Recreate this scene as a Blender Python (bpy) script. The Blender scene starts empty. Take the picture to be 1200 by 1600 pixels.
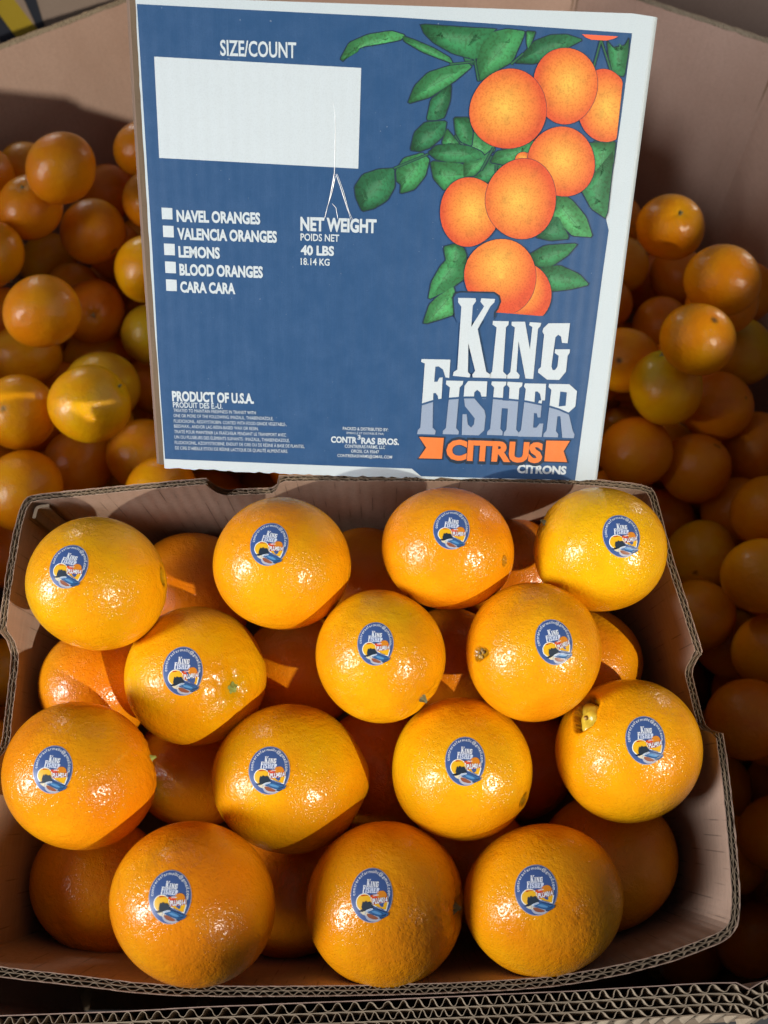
import bpy, bmesh, math, random
import numpy as np
from mathutils import Matrix, Vector
random.seed(7); rng = np.random.default_rng(11)
scene = bpy.context.scene
C = scene.collection

# ------------------------------------------------------------ camera
F = 1155.0                                   # focal length in photograph pixels (1200 x 1600)
PITCH = math.radians(56)                     # view direction below the horizon
CAMH = 1.40                                  # camera height over the floor
sp, cp = math.sin(PITCH), math.cos(PITCH)
AX_R = np.array([1., 0, 0]); AX_U = np.array([0, sp, cp]); AX_B = np.array([0, -cp, sp])
CAM = np.array([0, 0, CAMH])
cd = bpy.data.cameras.new('camera'); cam = bpy.data.objects.new('camera', cd); C.objects.link(cam)
cam.location = CAM; cam.rotation_euler = (math.radians(90) - PITCH, 0, 0)
cd.sensor_fit = 'VERTICAL'; cd.sensor_height = 36; cd.sensor_width = 27; cd.lens = F / 1600 * 36
cd.clip_start = 0.01; cd.clip_end = 60
cd.dof.use_dof = True; cd.dof.focus_distance = 0.445; cd.dof.aperture_fstop = 9.0
scene.camera = cam

def w3(v):                                   # camera axes (right, up, forward) -> world vector
    return AX_R * v[0] + AX_U * v[1] - AX_B * v[2]
def ray(px, py):                             # world direction of a photograph pixel, forward part = 1
    return w3(((px - 600) / F, -(py - 800) / F, 1.0))
def at(px, py, z): return CAM + ray(px, py) * z

# ------------------------------------------------------------ light
wd = bpy.data.worlds.new('World'); scene.world = wd; wd.use_nodes = True
wd.node_tree.nodes['Background'].inputs[0].default_value = (0.86, 0.90, 1.0, 1)
wd.node_tree.nodes['Background'].inputs[1].default_value = 0.085
TARGET = np.array([0.0, 0.24, CAMH - 0.43])
def area(name, direction, dist, sx, sy, power, col, shape='RECTANGLE', spread=180, aim=(0, 0, 0)):
    l = bpy.data.lights.new(name, 'AREA'); l.shape = shape; l.size = sx
    if shape == 'RECTANGLE': l.size_y = sy
    l.energy = power; l.color = col; l.spread = math.radians(spread)
    o = bpy.data.objects.new(name, l); C.objects.link(o)
    d = Vector(direction).normalized(); o.location = Vector(TARGET) + d * dist
    o.rotation_euler = (Vector(TARGET) + d * dist - Vector(TARGET) - Vector(aim)).to_track_quat('Z', 'Y').to_euler()
    return o
def spot(name, direction, dist, a, b, power, col, half=16):
    # the beam's edge crosses the front row of fruit along the line a-b (world points); everything nearer is outside it
    d = np.array(direction, float); d /= np.linalg.norm(d); S = TARGET + d * dist
    ra, rb = a - S, b - S; n = np.cross(ra, rb); n /= np.linalg.norm(n); mid = ra / np.linalg.norm(ra) + rb / np.linalg.norm(rb); mid /= np.linalg.norm(mid)
    if n @ (TARGET + np.array([0, .3, .1]) - S) < 0: n = -n
    h = math.radians(half); ax = mid * math.cos(h) + n * math.sin(h)
    l = bpy.data.lights.new(name, 'SPOT'); l.energy = power; l.color = col; l.shadow_soft_size = .022; l.spot_size = 2 * h; l.spot_blend = .008
    o = bpy.data.objects.new(name, l); C.objects.link(o); o.location = S; o.rotation_euler = Vector(-ax).to_track_quat('Z', 'Y').to_euler()
spot('key_lamp', (.68, -.60, .47), 3.0, at(890, 1360, .385), at(335, 1395, .385), 320, (1.0, .92, .78))
area('doorway_light', (-.84, -.40, .42), 2.4, .45, 1.2, 6.8, (.96, .97, 1.0), spread=50, aim=(.15, .02, 0))
area('back_left_lamp', (-.46, .84, .34), 3.2, .3, .2, 7, (1, .97, .93))
area('back_right_lamp', (.70, .68, .14), 3.4, .3, .2, 7, (1, .97, .93))
vs = scene.view_settings
scene.display_settings.display_device = 'sRGB'
vs.view_transform = 'Standard'; vs.look = 'None'; vs.gamma = 1; vs.use_curve_mapping = False
vs.exposure = 0.10

# ------------------------------------------------------------ helpers
def lin(r, g, b):
    f = lambda c: ((c / 255 + .055) / 1.055) ** 2.4 if c / 255 > .04045 else c / 255 / 12.92
    return (f(r), f(g), f(b), 1)
def mat(name, col=(.5, .5, .5, 1), rough=.6, spec=.5):
    m = bpy.data.materials.new(name); m.use_nodes = True
    b = m.node_tree.nodes['Principled BSDF']
    b.inputs['Base Color'].default_value = col; b.inputs['Roughness'].default_value = rough
    b.inputs['Specular IOR Level'].default_value = spec
    return m
def N(m, t, **kw):
    n = m.node_tree.nodes.new(t)
    for k, v in kw.items():
        if k in n.inputs: n.inputs[k].default_value = v
        else: setattr(n, k, v)
    return n
def L(m, a, ao, b, bi): m.node_tree.links.new(a.outputs[ao], b.inputs[bi])
def bsdf(m): return m.node_tree.nodes['Principled BSDF']
def mth(m, op, a=None, b=None, v0=None, v1=None, clamp=False):
    n = m.node_tree.nodes.new('ShaderNodeMath'); n.operation = op; n.use_clamp = clamp
    if v0 is not None: n.inputs[0].default_value = v0
    if v1 is not None: n.inputs[1].default_value = v1
    if a: m.node_tree.links.new(a, n.inputs[0])
    if b: m.node_tree.links.new(b, n.inputs[1])
    return n.outputs[0]
def mixc(m, fac, a, b, mode='MIX'):
    n = m.node_tree.nodes.new('ShaderNodeMix'); n.data_type = 'RGBA'; n.blend_type = mode
    def put(s, v):
        if isinstance(v, (tuple, list)): s.default_value = v
        elif isinstance(v, float): s.default_value = v
        else: m.node_tree.links.new(v, s)
    put(n.inputs[0], fac); put(n.inputs[6], a); put(n.inputs[7], b)
    return n.outputs[2]
def ramp(m, sock, lo, hi):
    n = m.node_tree.nodes.new('ShaderNodeMapRange'); n.inputs[1].default_value = lo; n.inputs[2].default_value = hi
    m.node_tree.links.new(sock, n.inputs[0]); return n.outputs[0]

def link(o, parent=None):
    C.objects.link(o)
    if parent is not None: o.parent = parent
    return o
def tag(o, label, cat, group=None, kind=None):
    if label: o['label'] = label
    if cat: o['category'] = cat
    if group: o['group'] = group
    if kind: o['kind'] = kind
    return o
def empty(name, M=None):
    o = bpy.data.objects.new(name, None); C.objects.link(o); o.empty_display_size = .02
    if M is not None: o.matrix_world = M
    return o
def mesh(name, verts, faces, m, parent=None, smooth=False, col=None, fcol=None):
    me = bpy.data.meshes.new(name); me.from_pydata([tuple(v) for v in verts], [], faces)
    if isinstance(m, (list, tuple)):
        for x in m: me.materials.append(x)
    elif m: me.materials.append(m)
    if smooth: me.polygons.foreach_set('use_smooth', [True] * len(me.polygons))
    if col is not None:
        a = me.color_attributes.new('tint', 'FLOAT_COLOR', 'POINT')
        a.data.foreach_set('color', np.asarray(col, np.float32).ravel())
    if fcol is not None:
        a = me.color_attributes.new('ink', 'FLOAT_COLOR', 'CORNER')
        arr = np.repeat(np.asarray(fcol, np.float32), [len(f) for f in faces], axis=0); a.data.foreach_set('color', arr.ravel())
    me.update()
    return link(bpy.data.objects.new(name, me), parent)
def frame(o, x, y, z):
    M = Matrix.Identity(4)
    for i in range(3): M[i][0] = x[i]; M[i][1] = y[i]; M[i][2] = z[i]; M[i][3] = o[i]
    return M

# ------------------------------------------------------------ frames of the two cartons (found from the photograph's corners)
def rod(r):
    a = np.linalg.norm(r) + 1e-12; k = r / a
    K = np.array([[0, -k[2], k[1]], [k[2], 0, -k[0]], [-k[1], k[0], 0]])
    return np.eye(3) + np.sin(a) * K + (1 - np.cos(a)) * K @ K
def ortho(rt, upv):
    rt = rt / np.linalg.norm(rt); upv = upv - rt * (rt @ upv); upv /= np.linalg.norm(upv)
    return rt, upv
PS = 1.02
p_rt, p_up = ortho(np.array([.9995, -.031, .006]), np.array([.032, .947, -.320]))
P_O = CAM + w3(np.array([.001, .148, .441]) * PS)
P_R, P_U = w3(p_rt), w3(p_up); P_N = np.cross(P_R, P_U)              # towards the camera
c_rt, c_up = ortho(np.array([.9996, .024, .015]), np.array([-.027, .929, .369]))
K_O = CAM + w3(np.array([-.024, -.109, .448]))
K_R, K_U = w3(c_rt), w3(c_up); K_N = np.cross(K_R, K_U)
def on_plane(px, py, O, n):
    d = ray(px, py); t = ((O - CAM) @ n) / (d @ n); return CAM + d * t
def pp(px, py):                              # photograph pixel -> (u, v) on the printed face
    q = on_plane(px, py, P_O, P_N) - P_O; return (q @ P_R, q @ P_U)
def kk(px, py):                              # photograph pixel -> (x, y) on the rim plane of the filled carton
    q = on_plane(px, py, K_O, K_N) - K_O; return (q @ K_R, q @ K_U)

# ------------------------------------------------------------ materials
def kraft_mat(name, col, dark, scale=1.0, lines=0.0, pitch=.0085):
    m = mat(name, col, .82, .2); b = bsdf(m)
    uv = N(m, 'ShaderNodeUVMap'); tc = N(m, 'ShaderNodeTexCoord')
    n1 = N(m, 'ShaderNodeTexNoise', Scale=9.0, Detail=5.0); L(m, tc, 'Object', n1, 'Vector')
    mp = N(m, 'ShaderNodeMapping'); mp.inputs['Scale'].default_value = (420, 60, 420); L(m, tc, 'Object', mp, 'Vector')
    n2 = N(m, 'ShaderNodeTexNoise', Scale=1.0, Detail=3.0); L(m, mp, 'Vector', n2, 'Vector')
    n3 = N(m, 'ShaderNodeTexNoise', Scale=900.0, Detail=2.0); L(m, tc, 'Object', n3, 'Vector')
    f = ramp(m, n1.outputs['Fac'], .35, .7); c1 = mixc(m, f, col, dark)
    g = ramp(m, n2.outputs['Fac'], .35, .75)
    c2 = mixc(m, mth(m, 'MULTIPLY', g, None, v1=.35), c1, tuple(x * .72 for x in dark[:3]) + (1,))
    s = ramp(m, n3.outputs['Fac'], .62, .75)
    c3 = mixc(m, mth(m, 'MULTIPLY', s, None, v1=.35), c2, tuple(x * .45 for x in dark[:3]) + (1,))
    hgt = mth(m, 'ADD', mth(m, 'MULTIPLY', n2.outputs['Fac'], None, v1=.25), mth(m, 'MULTIPLY', n3.outputs['Fac'], None, v1=.2))
    if lines:
        sx = N(m, 'ShaderNodeSeparateXYZ'); L(m, uv, 'UV', sx, 0)
        w = mth(m, 'DIVIDE', sx.outputs[0], None, v1=pitch)
        cw = mth(m, 'SINE', mth(m, 'MULTIPLY', w, None, v1=2 * math.pi))
        hgt = mth(m, 'ADD', hgt, mth(m, 'MULTIPLY', cw, None, v1=.22 * lines))
        # short cracks where the liner buckled over a flute
        mp2 = N(m, 'ShaderNodeCombineXYZ'); m.node_tree.links.new(mth(m, 'MULTIPLY', mth(m, 'FLOOR', w), None, v1=3.71), mp2.inputs[0])
        m.node_tree.links.new(mth(m, 'MULTIPLY', sx.outputs[1], None, v1=38.0), mp2.inputs[1])
        n4 = N(m, 'ShaderNodeTexNoise', Scale=1.0, Detail=1.0); L(m, mp2, 0, n4, 'Vector')
        fr = mth(m, 'ABSOLUTE', mth(m, 'SUBTRACT', mth(m, 'FRACT', w), None, v1=.5))
        ln = mth(m, 'LESS_THAN', fr, None, v1=.045)
        cr = mth(m, 'MULTIPLY', ln, ramp(m, n4.outputs['Fac'], .50, .62), clamp=True)
        c3 = mixc(m, mth(m, 'MULTIPLY', cr, None, v1=.55 * lines), c3, tuple(x * .35 for x in dark[:3]) + (1,))
        hgt = mth(m, 'SUBTRACT', hgt, mth(m, 'MULTIPLY', cr, None, v1=.6))
    m.node_tree.links.new(c3, b.inputs['Base Color'])
    bp = N(m, 'ShaderNodeBump', Strength=.35, Distance=.0006); m.node_tree.links.new(hgt, bp.inputs['Height']); L(m, bp, 0, b, 'Normal')
    return m
M_KRAFT_IN = kraft_mat('kraft_liner', (.40, .275, .205, 1), (.34, .23, .165, 1), lines=1.0)
M_KRAFT_BIN = kraft_mat('bin_liner', (.52, .365, .29, 1), (.46, .315, .245, 1), lines=.25, pitch=.011)
M_KRAFT_EDGE = kraft_mat('kraft_cut_edge', (.28, .21, .14, 1), (.19, .135, .09, 1))
M_BINEDGE = kraft_mat('bin_cut_edge', (.50, .40, .28, 1), (.38, .29, .20, 1))
M_KRAFT_OUT = kraft_mat('bin_outer_liner', (.47, .35, .235, 1), (.42, .30, .20, 1), lines=.3, pitch=.011)
M_BLEACHED = kraft_mat('kraft_pale', (.52, .40, .33, 1), (.48, .36, .29, 1))
M_CORR_DARK = kraft_mat('flute_paper', (.30, .21, .13, 1), (.22, .15, .09, 1))

def print_mat(name, col, rough=.42, mottle=.12, coarse=.0):
    m = mat(name, col, rough, .45); b = bsdf(m); tc = N(m, 'ShaderNodeTexCoord')
    n1 = N(m, 'ShaderNodeTexNoise', Scale=60.0, Detail=6.0, Roughness=.7); L(m, tc, 'Object', n1, 'Vector')
    n2 = N(m, 'ShaderNodeTexNoise', Scale=1500.0, Detail=2.0); L(m, tc, 'Object', n2, 'Vector')
    lt = tuple(min(1, x * 1.25 + .035) for x in col[:3]) + (1,); dk = tuple(x * .86 for x in col[:3]) + (1,)
    c = mixc(m, mth(m, 'MULTIPLY', ramp(m, n1.outputs['Fac'], .4, .75), None, v1=mottle * 4, clamp=True), col, lt)
    c = mixc(m, mth(m, 'MULTIPLY', ramp(m, n2.outputs['Fac'], .45, .7), None, v1=.5), c, dk)
    mp = N(m, 'ShaderNodeMapping'); mp.inputs['Scale'].default_value = (1400, 60, 1); L(m, tc, 'Object', mp, 'Vector')
    n3 = N(m, 'ShaderNodeTexNoise', Scale=1.0, Detail=2.0); L(m, mp, 'Vector', n3, 'Vector')
    c = mixc(m, mth(m, 'MULTIPLY', ramp(m, n3.outputs['Fac'], .5, .8), None, v1=mottle * 1.6, clamp=True), c, lt)
    v = N(m, 'ShaderNodeTexNoise', Scale=420.0, Detail=1.0); L(m, tc, 'Object', v, 'Vector')
    c = mixc(m, mth(m, 'MULTIPLY', ramp(m, v.outputs['Fac'], .77, .82), None, v1=mottle * 2.2, clamp=True), c, (.62, .66, .70, 1))
    m.node_tree.links.new(c, b.inputs['Base Color'])
    ng = N(m, 'ShaderNodeTexNoise', Scale=14.0, Detail=2.0); L(m, tc, 'Object', ng, 'Vector')
    sx = N(m, 'ShaderNodeSeparateXYZ'); L(m, tc, 'Object', sx, 0)
    wv = mth(m, 'SINE', mth(m, 'MULTIPLY', sx.outputs[0], None, v1=2 * math.pi / .0078))
    h = mth(m, 'ADD', mth(m, 'MULTIPLY', wv, None, v1=.10), mth(m, 'ADD', mth(m, 'MULTIPLY', ng.outputs['Fac'], None, v1=3.0), mth(m, 'MULTIPLY', n2.outputs['Fac'], None, v1=.06)))
    bp = N(m, 'ShaderNodeBump', Strength=.5, Distance=.0006); m.node_tree.links.new(h, bp.inputs['Height']); L(m, bp, 0, b, 'Normal')
    return m
M_BLUE = print_mat('blue_ink', lin(38, 75, 116), .40, .10)
M_WHITE = print_mat('white_coating', (.48, .55, .585, 1), .5, .02)
M_INKWHITE = print_mat('unprinted_white', (.51, .575, .61, 1), .5, .02)
M_GREYBLUE = print_mat('grey_blue_ink', lin(136, 151, 173), .45, .03)
M_ORANGEINK = print_mat('orange_ink', lin(214, 116, 54), .45, .06)
M_NAVYINK = print_mat('navy_outline_ink', lin(24, 44, 62), .45, .03)
# halftone artwork: colour comes with the print, per corner / per vertex
def art_mat(name, dot=.35, sc=1100.0):
    m = mat(name, (1, 1, 1, 1), .42, .45); b = bsdf(m); tc = N(m, 'ShaderNodeTexCoord')
    at_ = N(m, 'ShaderNodeAttribute'); at_.attribute_name = 'tint'
    n = N(m, 'ShaderNodeTexNoise', Scale=sc, Detail=2.0); L(m, tc, 'Object', n, 'Vector')
    n2 = N(m, 'ShaderNodeTexNoise', Scale=170.0, Detail=4.0); L(m, tc, 'Object', n2, 'Vector')
    d = mixc(m, 1.0, at_.outputs['Color'], (.70, .42, .35, 1), 'MULTIPLY')
    c = mixc(m, mth(m, 'MULTIPLY', ramp(m, n.outputs['Fac'], .5, .62), None, v1=dot), at_.outputs['Color'], d)
    d2 = mixc(m, 1.0, c, (.55, .6, .6, 1), 'MULTIPLY')
    c = mixc(m, mth(m, 'MULTIPLY', ramp(m, n2.outputs['Fac'], .5, .75), None, v1=dot), c, d2)
    m.node_tree.links.new(c, b.inputs['Base Color'])
    return m
M_FRUITART = art_mat('printed_fruit_ink', .42, 1000.0)
M_LEAFART = art_mat('printed_leaf_ink', .5, 600.0)

def skin_mat():
    m = mat('orange_peel', (.8, .3, .01, 1), .27, .38); b = bsdf(m); tc = N(m, 'ShaderNodeTexCoord')
    oi = N(m, 'ShaderNodeObjectInfo'); at_ = N(m, 'ShaderNodeAttribute'); at_.attribute_name = 'tint'
    # a different patch of pores on each fruit
    ad = N(m, 'ShaderNodeVectorMath'); ad.operation = 'ADD'; L(m, tc, 'Object', ad, 0)
    cb = N(m, 'ShaderNodeCombineXYZ'); m.node_tree.links.new(mth(m, 'MULTIPLY', oi.outputs['Random'], None, v1=3.7), cb.inputs[0]); m.node_tree.links.new(mth(m, 'MULTIPLY', oi.outputs['Random'], None, v1=-2.3), cb.inputs[2]); L(m, cb, 0, ad, 1)
    big = N(m, 'ShaderNodeTexNoise', Scale=24.0, Detail=3.0); L(m, ad, 0, big, 'Vector')
    med = N(m, 'ShaderNodeTexNoise', Scale=130.0, Detail=3.0); L(m, ad, 0, med, 'Vector')
    vor = N(m, 'ShaderNodeTexVoronoi', Scale=850.0); L(m, ad, 0, vor, 'Vector')
    fin = N(m, 'ShaderNodeTexNoise', Scale=430.0, Detail=2.0); L(m, ad, 0, fin, 'Vector')
    base = oi.outputs['Color']
    yel = mixc(m, 1.0, base, (1.02, 1.20, 1.1, 1), 'MULTIPLY'); red = mixc(m, 1.0, base, (.98, .90, .85, 1), 'MULTIPLY')
    c = mixc(m, ramp(m, big.outputs['Fac'], .38, .64), red, yel)
    # pores are darker, oil glands between them paler
    pore = ramp(m, vor.outputs['Distance'], .0, .32)
    c = mixc(m, pore, mixc(m, 1.0, c, (.92, .84, .75, 1), 'MULTIPLY'), c)
    c = mixc(m, mth(m, 'MULTIPLY', ramp(m, med.outputs['Fac'], .5, .75), None, v1=.25), c, mixc(m, 1.0, c, (.9, .8, .8, 1), 'MULTIPLY'))
    # small brown specks
    sp_ = N(m, 'ShaderNodeTexVoronoi', Scale=38.0); L(m, ad, 0, sp_, 'Vector')
    k = mth(m, 'LESS_THAN', sp_.outputs['Distance'], None, v1=.010)
    c = mixc(m, mth(m, 'MULTIPLY', k, None, v1=.8), c, (.16, .06, .01, 1))
    c = mixc(m, 1.0, c, at_.outputs['Color'], 'MULTIPLY')
    m.node_tree.links.new(c, b.inputs['Base Color'])
    h = mth(m, 'ADD', mth(m, 'MULTIPLY', ramp(m, vor.outputs['Distance'], .0, .42), None, v1=.40), mth(m, 'ADD', mth(m, 'MULTIPLY', fin.outputs['Fac'], None, v1=.9), mth(m, 'MULTIPLY', med.outputs['Fac'], None, v1=1.9)))
    bp = N(m, 'ShaderNodeBump', Strength=.8, Distance=.0005); m.node_tree.links.new(h, bp.inputs['Height']); L(m, bp, 0, b, 'Normal')
    r = mth(m, 'ADD', mth(m, 'MULTIPLY', med.outputs['Fac'], None, v1=.10), None, v1=.15); m.node_tree.links.new(r, b.inputs['Roughness'])
    b.inputs['Subsurface Weight'].default_value = .06
    b.inputs['Subsurface Radius'].default_value = (1.0, .45, .1); b.inputs['Subsurface Scale'].default_value = .003
    return m
M_SKIN = skin_mat()
M_STEM = mat('green_calyx', (.30, .36, .08, 1), .6)
M_STEMDRY = mat('dry_calyx', (.20, .19, .09, 1), .75)
M_SCAR = mat('navel_scar', (.42, .25, .05, 1), .5)
M_PULP = mat('navel_fruitlet', (.60, .46, .04, 1), .3)
M_DARK = mat('dark_scar', (.035, .022, .01, 1), .7)
m = M_SCAR; tc = N(m, 'ShaderNodeTexCoord'); n = N(m, 'ShaderNodeTexNoise', Scale=420.0, Detail=3.0); L(m, tc, 'Object', n, 'Vector')
m.node_tree.links.new(mixc(m, ramp(m, n.outputs['Fac'], .42, .62), (.13, .065, .012, 1), (.58, .36, .07, 1)), bsdf(m).inputs['Base Color'])

# sticker ink: one print, colour per face
M_STICK = mat('sticker_print', (1, 1, 1, 1), .34, .5)
a_ = N(M_STICK, 'ShaderNodeAttribute'); a_.attribute_name = 'ink'; L(M_STICK, a_, 'Color', bsdf(M_STICK), 'Base Color')

# ------------------------------------------------------------ flat print helpers (panel and sticker)
def tess(poly):
    from mathutils.geometry import tessellate_polygon
    return tessellate_polygon([[Vector((x, y, 0)) for x, y in poly]])
_glyph = {}
def text_mesh(s, bold=.018, smallcap=False):
    key = (s, bold, smallcap)
    if key in _glyph: return _glyph[key]
    cu = bpy.data.curves.new('t', 'FONT'); cu.body = s; cu.offset = bold; cu.resolution_u = 3
    if smallcap:
        for i, ch in enumerate(s):
            if smallcap[i] == 's': cu.body_format[i].use_small_caps = True
    o = bpy.data.objects.new('t', cu); C.objects.link(o)
    dg = bpy.context.evaluated_depsgraph_get(); me = o.evaluated_get(dg).to_mesh()
    me2 = bpy.data.meshes.new_from_object(o.evaluated_get(dg)); 
    V = np.array([v.co[:2] for v in me2.vertices]).reshape(-1, 2); Fc = [tuple(p.vertices) for p in me2.polygons]
    bpy.data.meshes.remove(me2); o.evaluated_get(dg).to_mesh_clear(); C.objects.unlink(o); bpy.data.objects.remove(o); bpy.data.curves.remove(cu)
    _glyph[key] = (V, Fc); return _glyph[key]
CAPH = float(text_mesh('H', .018)[0][:, 1].max())

# ================================================================ printed carton standing behind
panel = empty('printed_carton', frame(P_O, P_R, P_U, P_N))
tag(panel, 'blue and white printed citrus carton propped upright behind the open carton', 'carton')
def pflat(name, px_poly, h, m, parent=panel):
    P = [pp(*q) for q in px_poly]; tr = tess(P)
    return mesh(name, [(u, v, h) for u, v in P], [tuple(t) for t in tr], m, parent)
def densify(pts, n=6):
    out = []
    for a, b in zip(pts[:-1], pts[1:]):
        for i in range(n): out.append((a[0] + (b[0] - a[0]) * i / n, a[1] + (b[1] - a[1]) * i / n))
    return out + [pts[-1]]
# outline of the front sheet, lightly ragged along the cut bottom and left edges
TLp, TRp, BRp, BLp = (211, -6), (1021, 26), (927, 750), (257, 731)
edge_l = densify([TLp, (221, 180), (236, 420), BLp], 12); edge_b = densify([BLp, (460, 741), (658, 747), BRp], 26)
edge_r = densify([BRp, (957, 520), (985, 300), TRp], 10); edge_t = densify([TRp, (990, 21), TLp], 6)
outline = [pp(x + rng.normal(0, .35), y) for x, y in edge_l[:-1]] + [pp(x, y + rng.normal(0, .9)) for x, y in edge_b[:-1]] + [pp(*q) for q in edge_r[:-1]] + [pp(*q) for q in edge_t[:-1]]
def slab(name, poly, h0, h1, mf, me_, parent):
    n = len(poly); V = [(u, v, h1) for u, v in poly] + [(u, v, h0) for u, v in poly]
    tr = tess(poly); fs = [tuple(t) for t in tr] + [tuple(i + n for i in reversed(t)) for t in tr] + [(i, (i + 1) % n, (i + 1) % n + n, i + n) for i in range(n)]
    o = mesh(name, V, fs, [mf, me_], parent)
    for i, p in enumerate(o.data.polygons):
        if i >= len(tr): p.material_index = 1
    return o
slab('front_liner', outline, -.0006, 0, M_WHITE, M_INKWHITE, panel)
# corrugated edge seen on the left: liner, flute, liner, then a second board behind it
U0 = min(u for u, v in outline)
def shift(poly, dl, dt=0, dr=0, db=0):
    us = [u for u, v in poly]; vs_ = [v for u, v in poly]; um = sum(us) / len(us); vm = sum(vs_) / len(vs_)
    return [(u - dl if u < um else u + dr, v + dt if v > vm else v - db) for u, v in poly]
corners = [pp(*TLp), pp(221, 180), pp(236, 420), pp(*BLp), pp(*BRp), pp(*TRp)]
slab('flute_core', [(u + (.0008 if i < 4 else -.004), v + (0.0008 if 2 < i < 5 else -.0008)) for i, (u, v) in enumerate(corners)], -.0028, -.0006, M_CORR_DARK, M_CORR_DARK, panel)
slab('inner_liner', shift(corners, .0008, 0, -.004, -.001), -.0033, -.0028, M_KRAFT_EDGE, M_KRAFT_EDGE, panel)
slab('second_board', [(u - (.0048 if i < 4 else .006), v + (.0016 if i in (0, 5) else 0.0008)) for i, (u, v) in enumerate(corners)], -.0074, -.0052, M_CORR_DARK, M_KRAFT_EDGE, panel)
slab('second_liner', [(u - (.0060 if i < 4 else .006), v + (.0022 if i in (0, 5) else .0006)) for i, (u, v) in enumerate(corners)], -.0080, -.0075, M_KRAFT_IN, M_KRAFT_EDGE, panel)
slab('flap_board', [(u - (.0082 if i < 4 else .010), v + (.0034 if i in (0, 5) else 0.0)) for i, (u, v) in enumerate(corners)], -.0125, -.0108, M_KRAFT_IN, M_KRAFT_EDGE, panel)
# rounded white fold down the right-hand side
rv = [pp(*q) for q in edge_r]; fv = []; ff = []
for i, (u, v) in enumerate(rv):
    for k in range(6):
        a = k / 5 * math.pi / 2; fv.append((u - .0002 + .0034 * math.sin(a), v, -.0034 + .0034 * math.cos(a) - (.0 if k < 5 else .012)))
for i in range(len(rv) - 1):
    for k in range(5): ff.append((i * 6 + k, i * 6 + k + 1, (i + 1) * 6 + k + 1, (i + 1) * 6 + k))
mesh('folded_edge', fv, ff, M_WHITE, panel, smooth=True)
# body of the carton behind the printed end
bx = [(corners[0][0] + .004, corners[0][1] - .002), (corners[5][0] - .004, corners[5][1] - .002), (corners[4][0] - .003, corners[4][1] + .003), (corners[3][0] + .003, corners[3][1] + .003)]
D_ = .36
bv = [(u, v, -.013) for u, v in bx] + [(bx[i][0] * .999, bx[i][1], -D_) for i in range(4)]
slab('carton_body', bx, -D_, -.0135, M_WHITE, M_WHITE, panel)
# blue field
blue = [(214, 6.3), (420, 17), (620, 27), (800, 39), (987.5, 52), (968, 200), (947, 343), (951, 360), (941, 430), (920, 590), (898.5, 750), (780, 747.5), (658, 744.2), (643.5, 732.3), (450, 725), (258, 717), (247, 560), (238.5, 399), (226, 200)]
pflat('blue_print_field', blue, .00012, M_BLUE)
pflat('blank_size_box', [(241, 88.6), (564.4, 106.4), (559.8, 263.6), (249, 246.8)], .00025, M_INKWHITE)
for q in ((252.5, 325), (254.5, 353), (256.2, 381), (257.8, 409), (259.3, 437)):
    x, y = q; pflat('tick_box', [(x, y - .6), (x + 16.8, y + .2), (x + 17.4, y + 18), (x + .9, y + 17.4)], .00025, M_INKWHITE)
def ptext(s, xl, yb, yt, xr, h=.00030, m=M_INKWHITE, bold=.018, name='lettering', sc=None):
    V, Fc = text_mesh(s, bold, sc); V = V.copy()
    x0, x1 = V[:, 0].min(), V[:, 0].max()
    ub, vb = pp(xl, yb); _, vt = pp(xl, yt); ur = pp(xr, yb + (xr - xl) * .047)[0]
    cap = text_mesh('H', bold)[0][:, 1].max()
    V[:, 0] = (V[:, 0] - x0) / (x1 - x0) * (ur - ub) + ub; V[:, 1] = V[:, 1] / cap * (vt - vb) + vb
    return mesh(name, [(x, y, h) for x, y in V], Fc, m, panel)
B_, R_ = .042, .012
ptext('SIZE/COUNT', 344.6, 86.5, 62.5, 463, bold=.02)
ptext('NAVEL ORANGES', 276.5, 345.5, 328, 407, bold=B_); ptext('VALENCIA ORANGES', 277.7, 373.3, 356, 433, bold=B_)
ptext('LEMONS', 279.5, 401.3, 384.5, 344, bold=B_); ptext('BLOOD ORANGES', 281, 429.3, 412, 411, bold=B_); ptext('CARA CARA', 282.2, 456, 439.5, 368, bold=B_)
ptext('NET WEIGHT', 469.5, 359.5, 338.8, 588, bold=B_); ptext('POIDS NET', 469.7, 375.6, 364.7, 530, bold=.02)
ptext('40 LBS', 470, 397.5, 383, 522, bold=B_); ptext('18.14 KG', 470, 413.5, 403, 515, bold=.02)
ptext('PRODUCT OF U.S.A.', 269.5, 626, 610.8, 397, bold=B_); ptext('PRODUIT DES É.-U.', 270.6, 636.3, 628, 348, bold=.02)
for s, l, b_, r in (('TREATED TO MAINTAIN FRESHNESS IN TRANSIT WITH', 271.3, 643.3, 400), ('ONE OR MORE OF THE FOLLOWING: IMAZALIL, THIABENDAZOLE,', 271.5, 651.5, 427),
                    ('FLUDIOXONIL, AZOXYSTROBIN. COATED WITH FOOD-GRADE VEGETABLE-,', 272, 660, 448), ('BEESWAX-, AND/OR LAC-RESIN-BASED WAX OR RESIN.', 272.3, 668, 404),
                    ('TRAITÉ POUR MAINTENIR LA FRAÎCHEUR PENDANT LE TRANSPORT AVEC', 272.6, 676.6, 447), ('UN OU PLUSIEURS DES ÉLÉMENTS SUIVANTS : IMAZALIL, THIABENDAZOLE,', 273, 685, 452.5),
                    ('FLUDIOXONIL, AZOXYSTROBINE. ENDUIT DE CIRE OU DE RÉSINE À BASE DE PLANTES,', 273.5, 693.5, 475.6), ("DE CIRE D'ABEILLE ET/OU DE RÉSINE LACTIQUE DE QUALITÉ ALIMENTAIRE.", 274, 702, 450)):
    ptext(s, l, b_, b_ - 4.9, r, bold=.0, name='fine_print')
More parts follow.
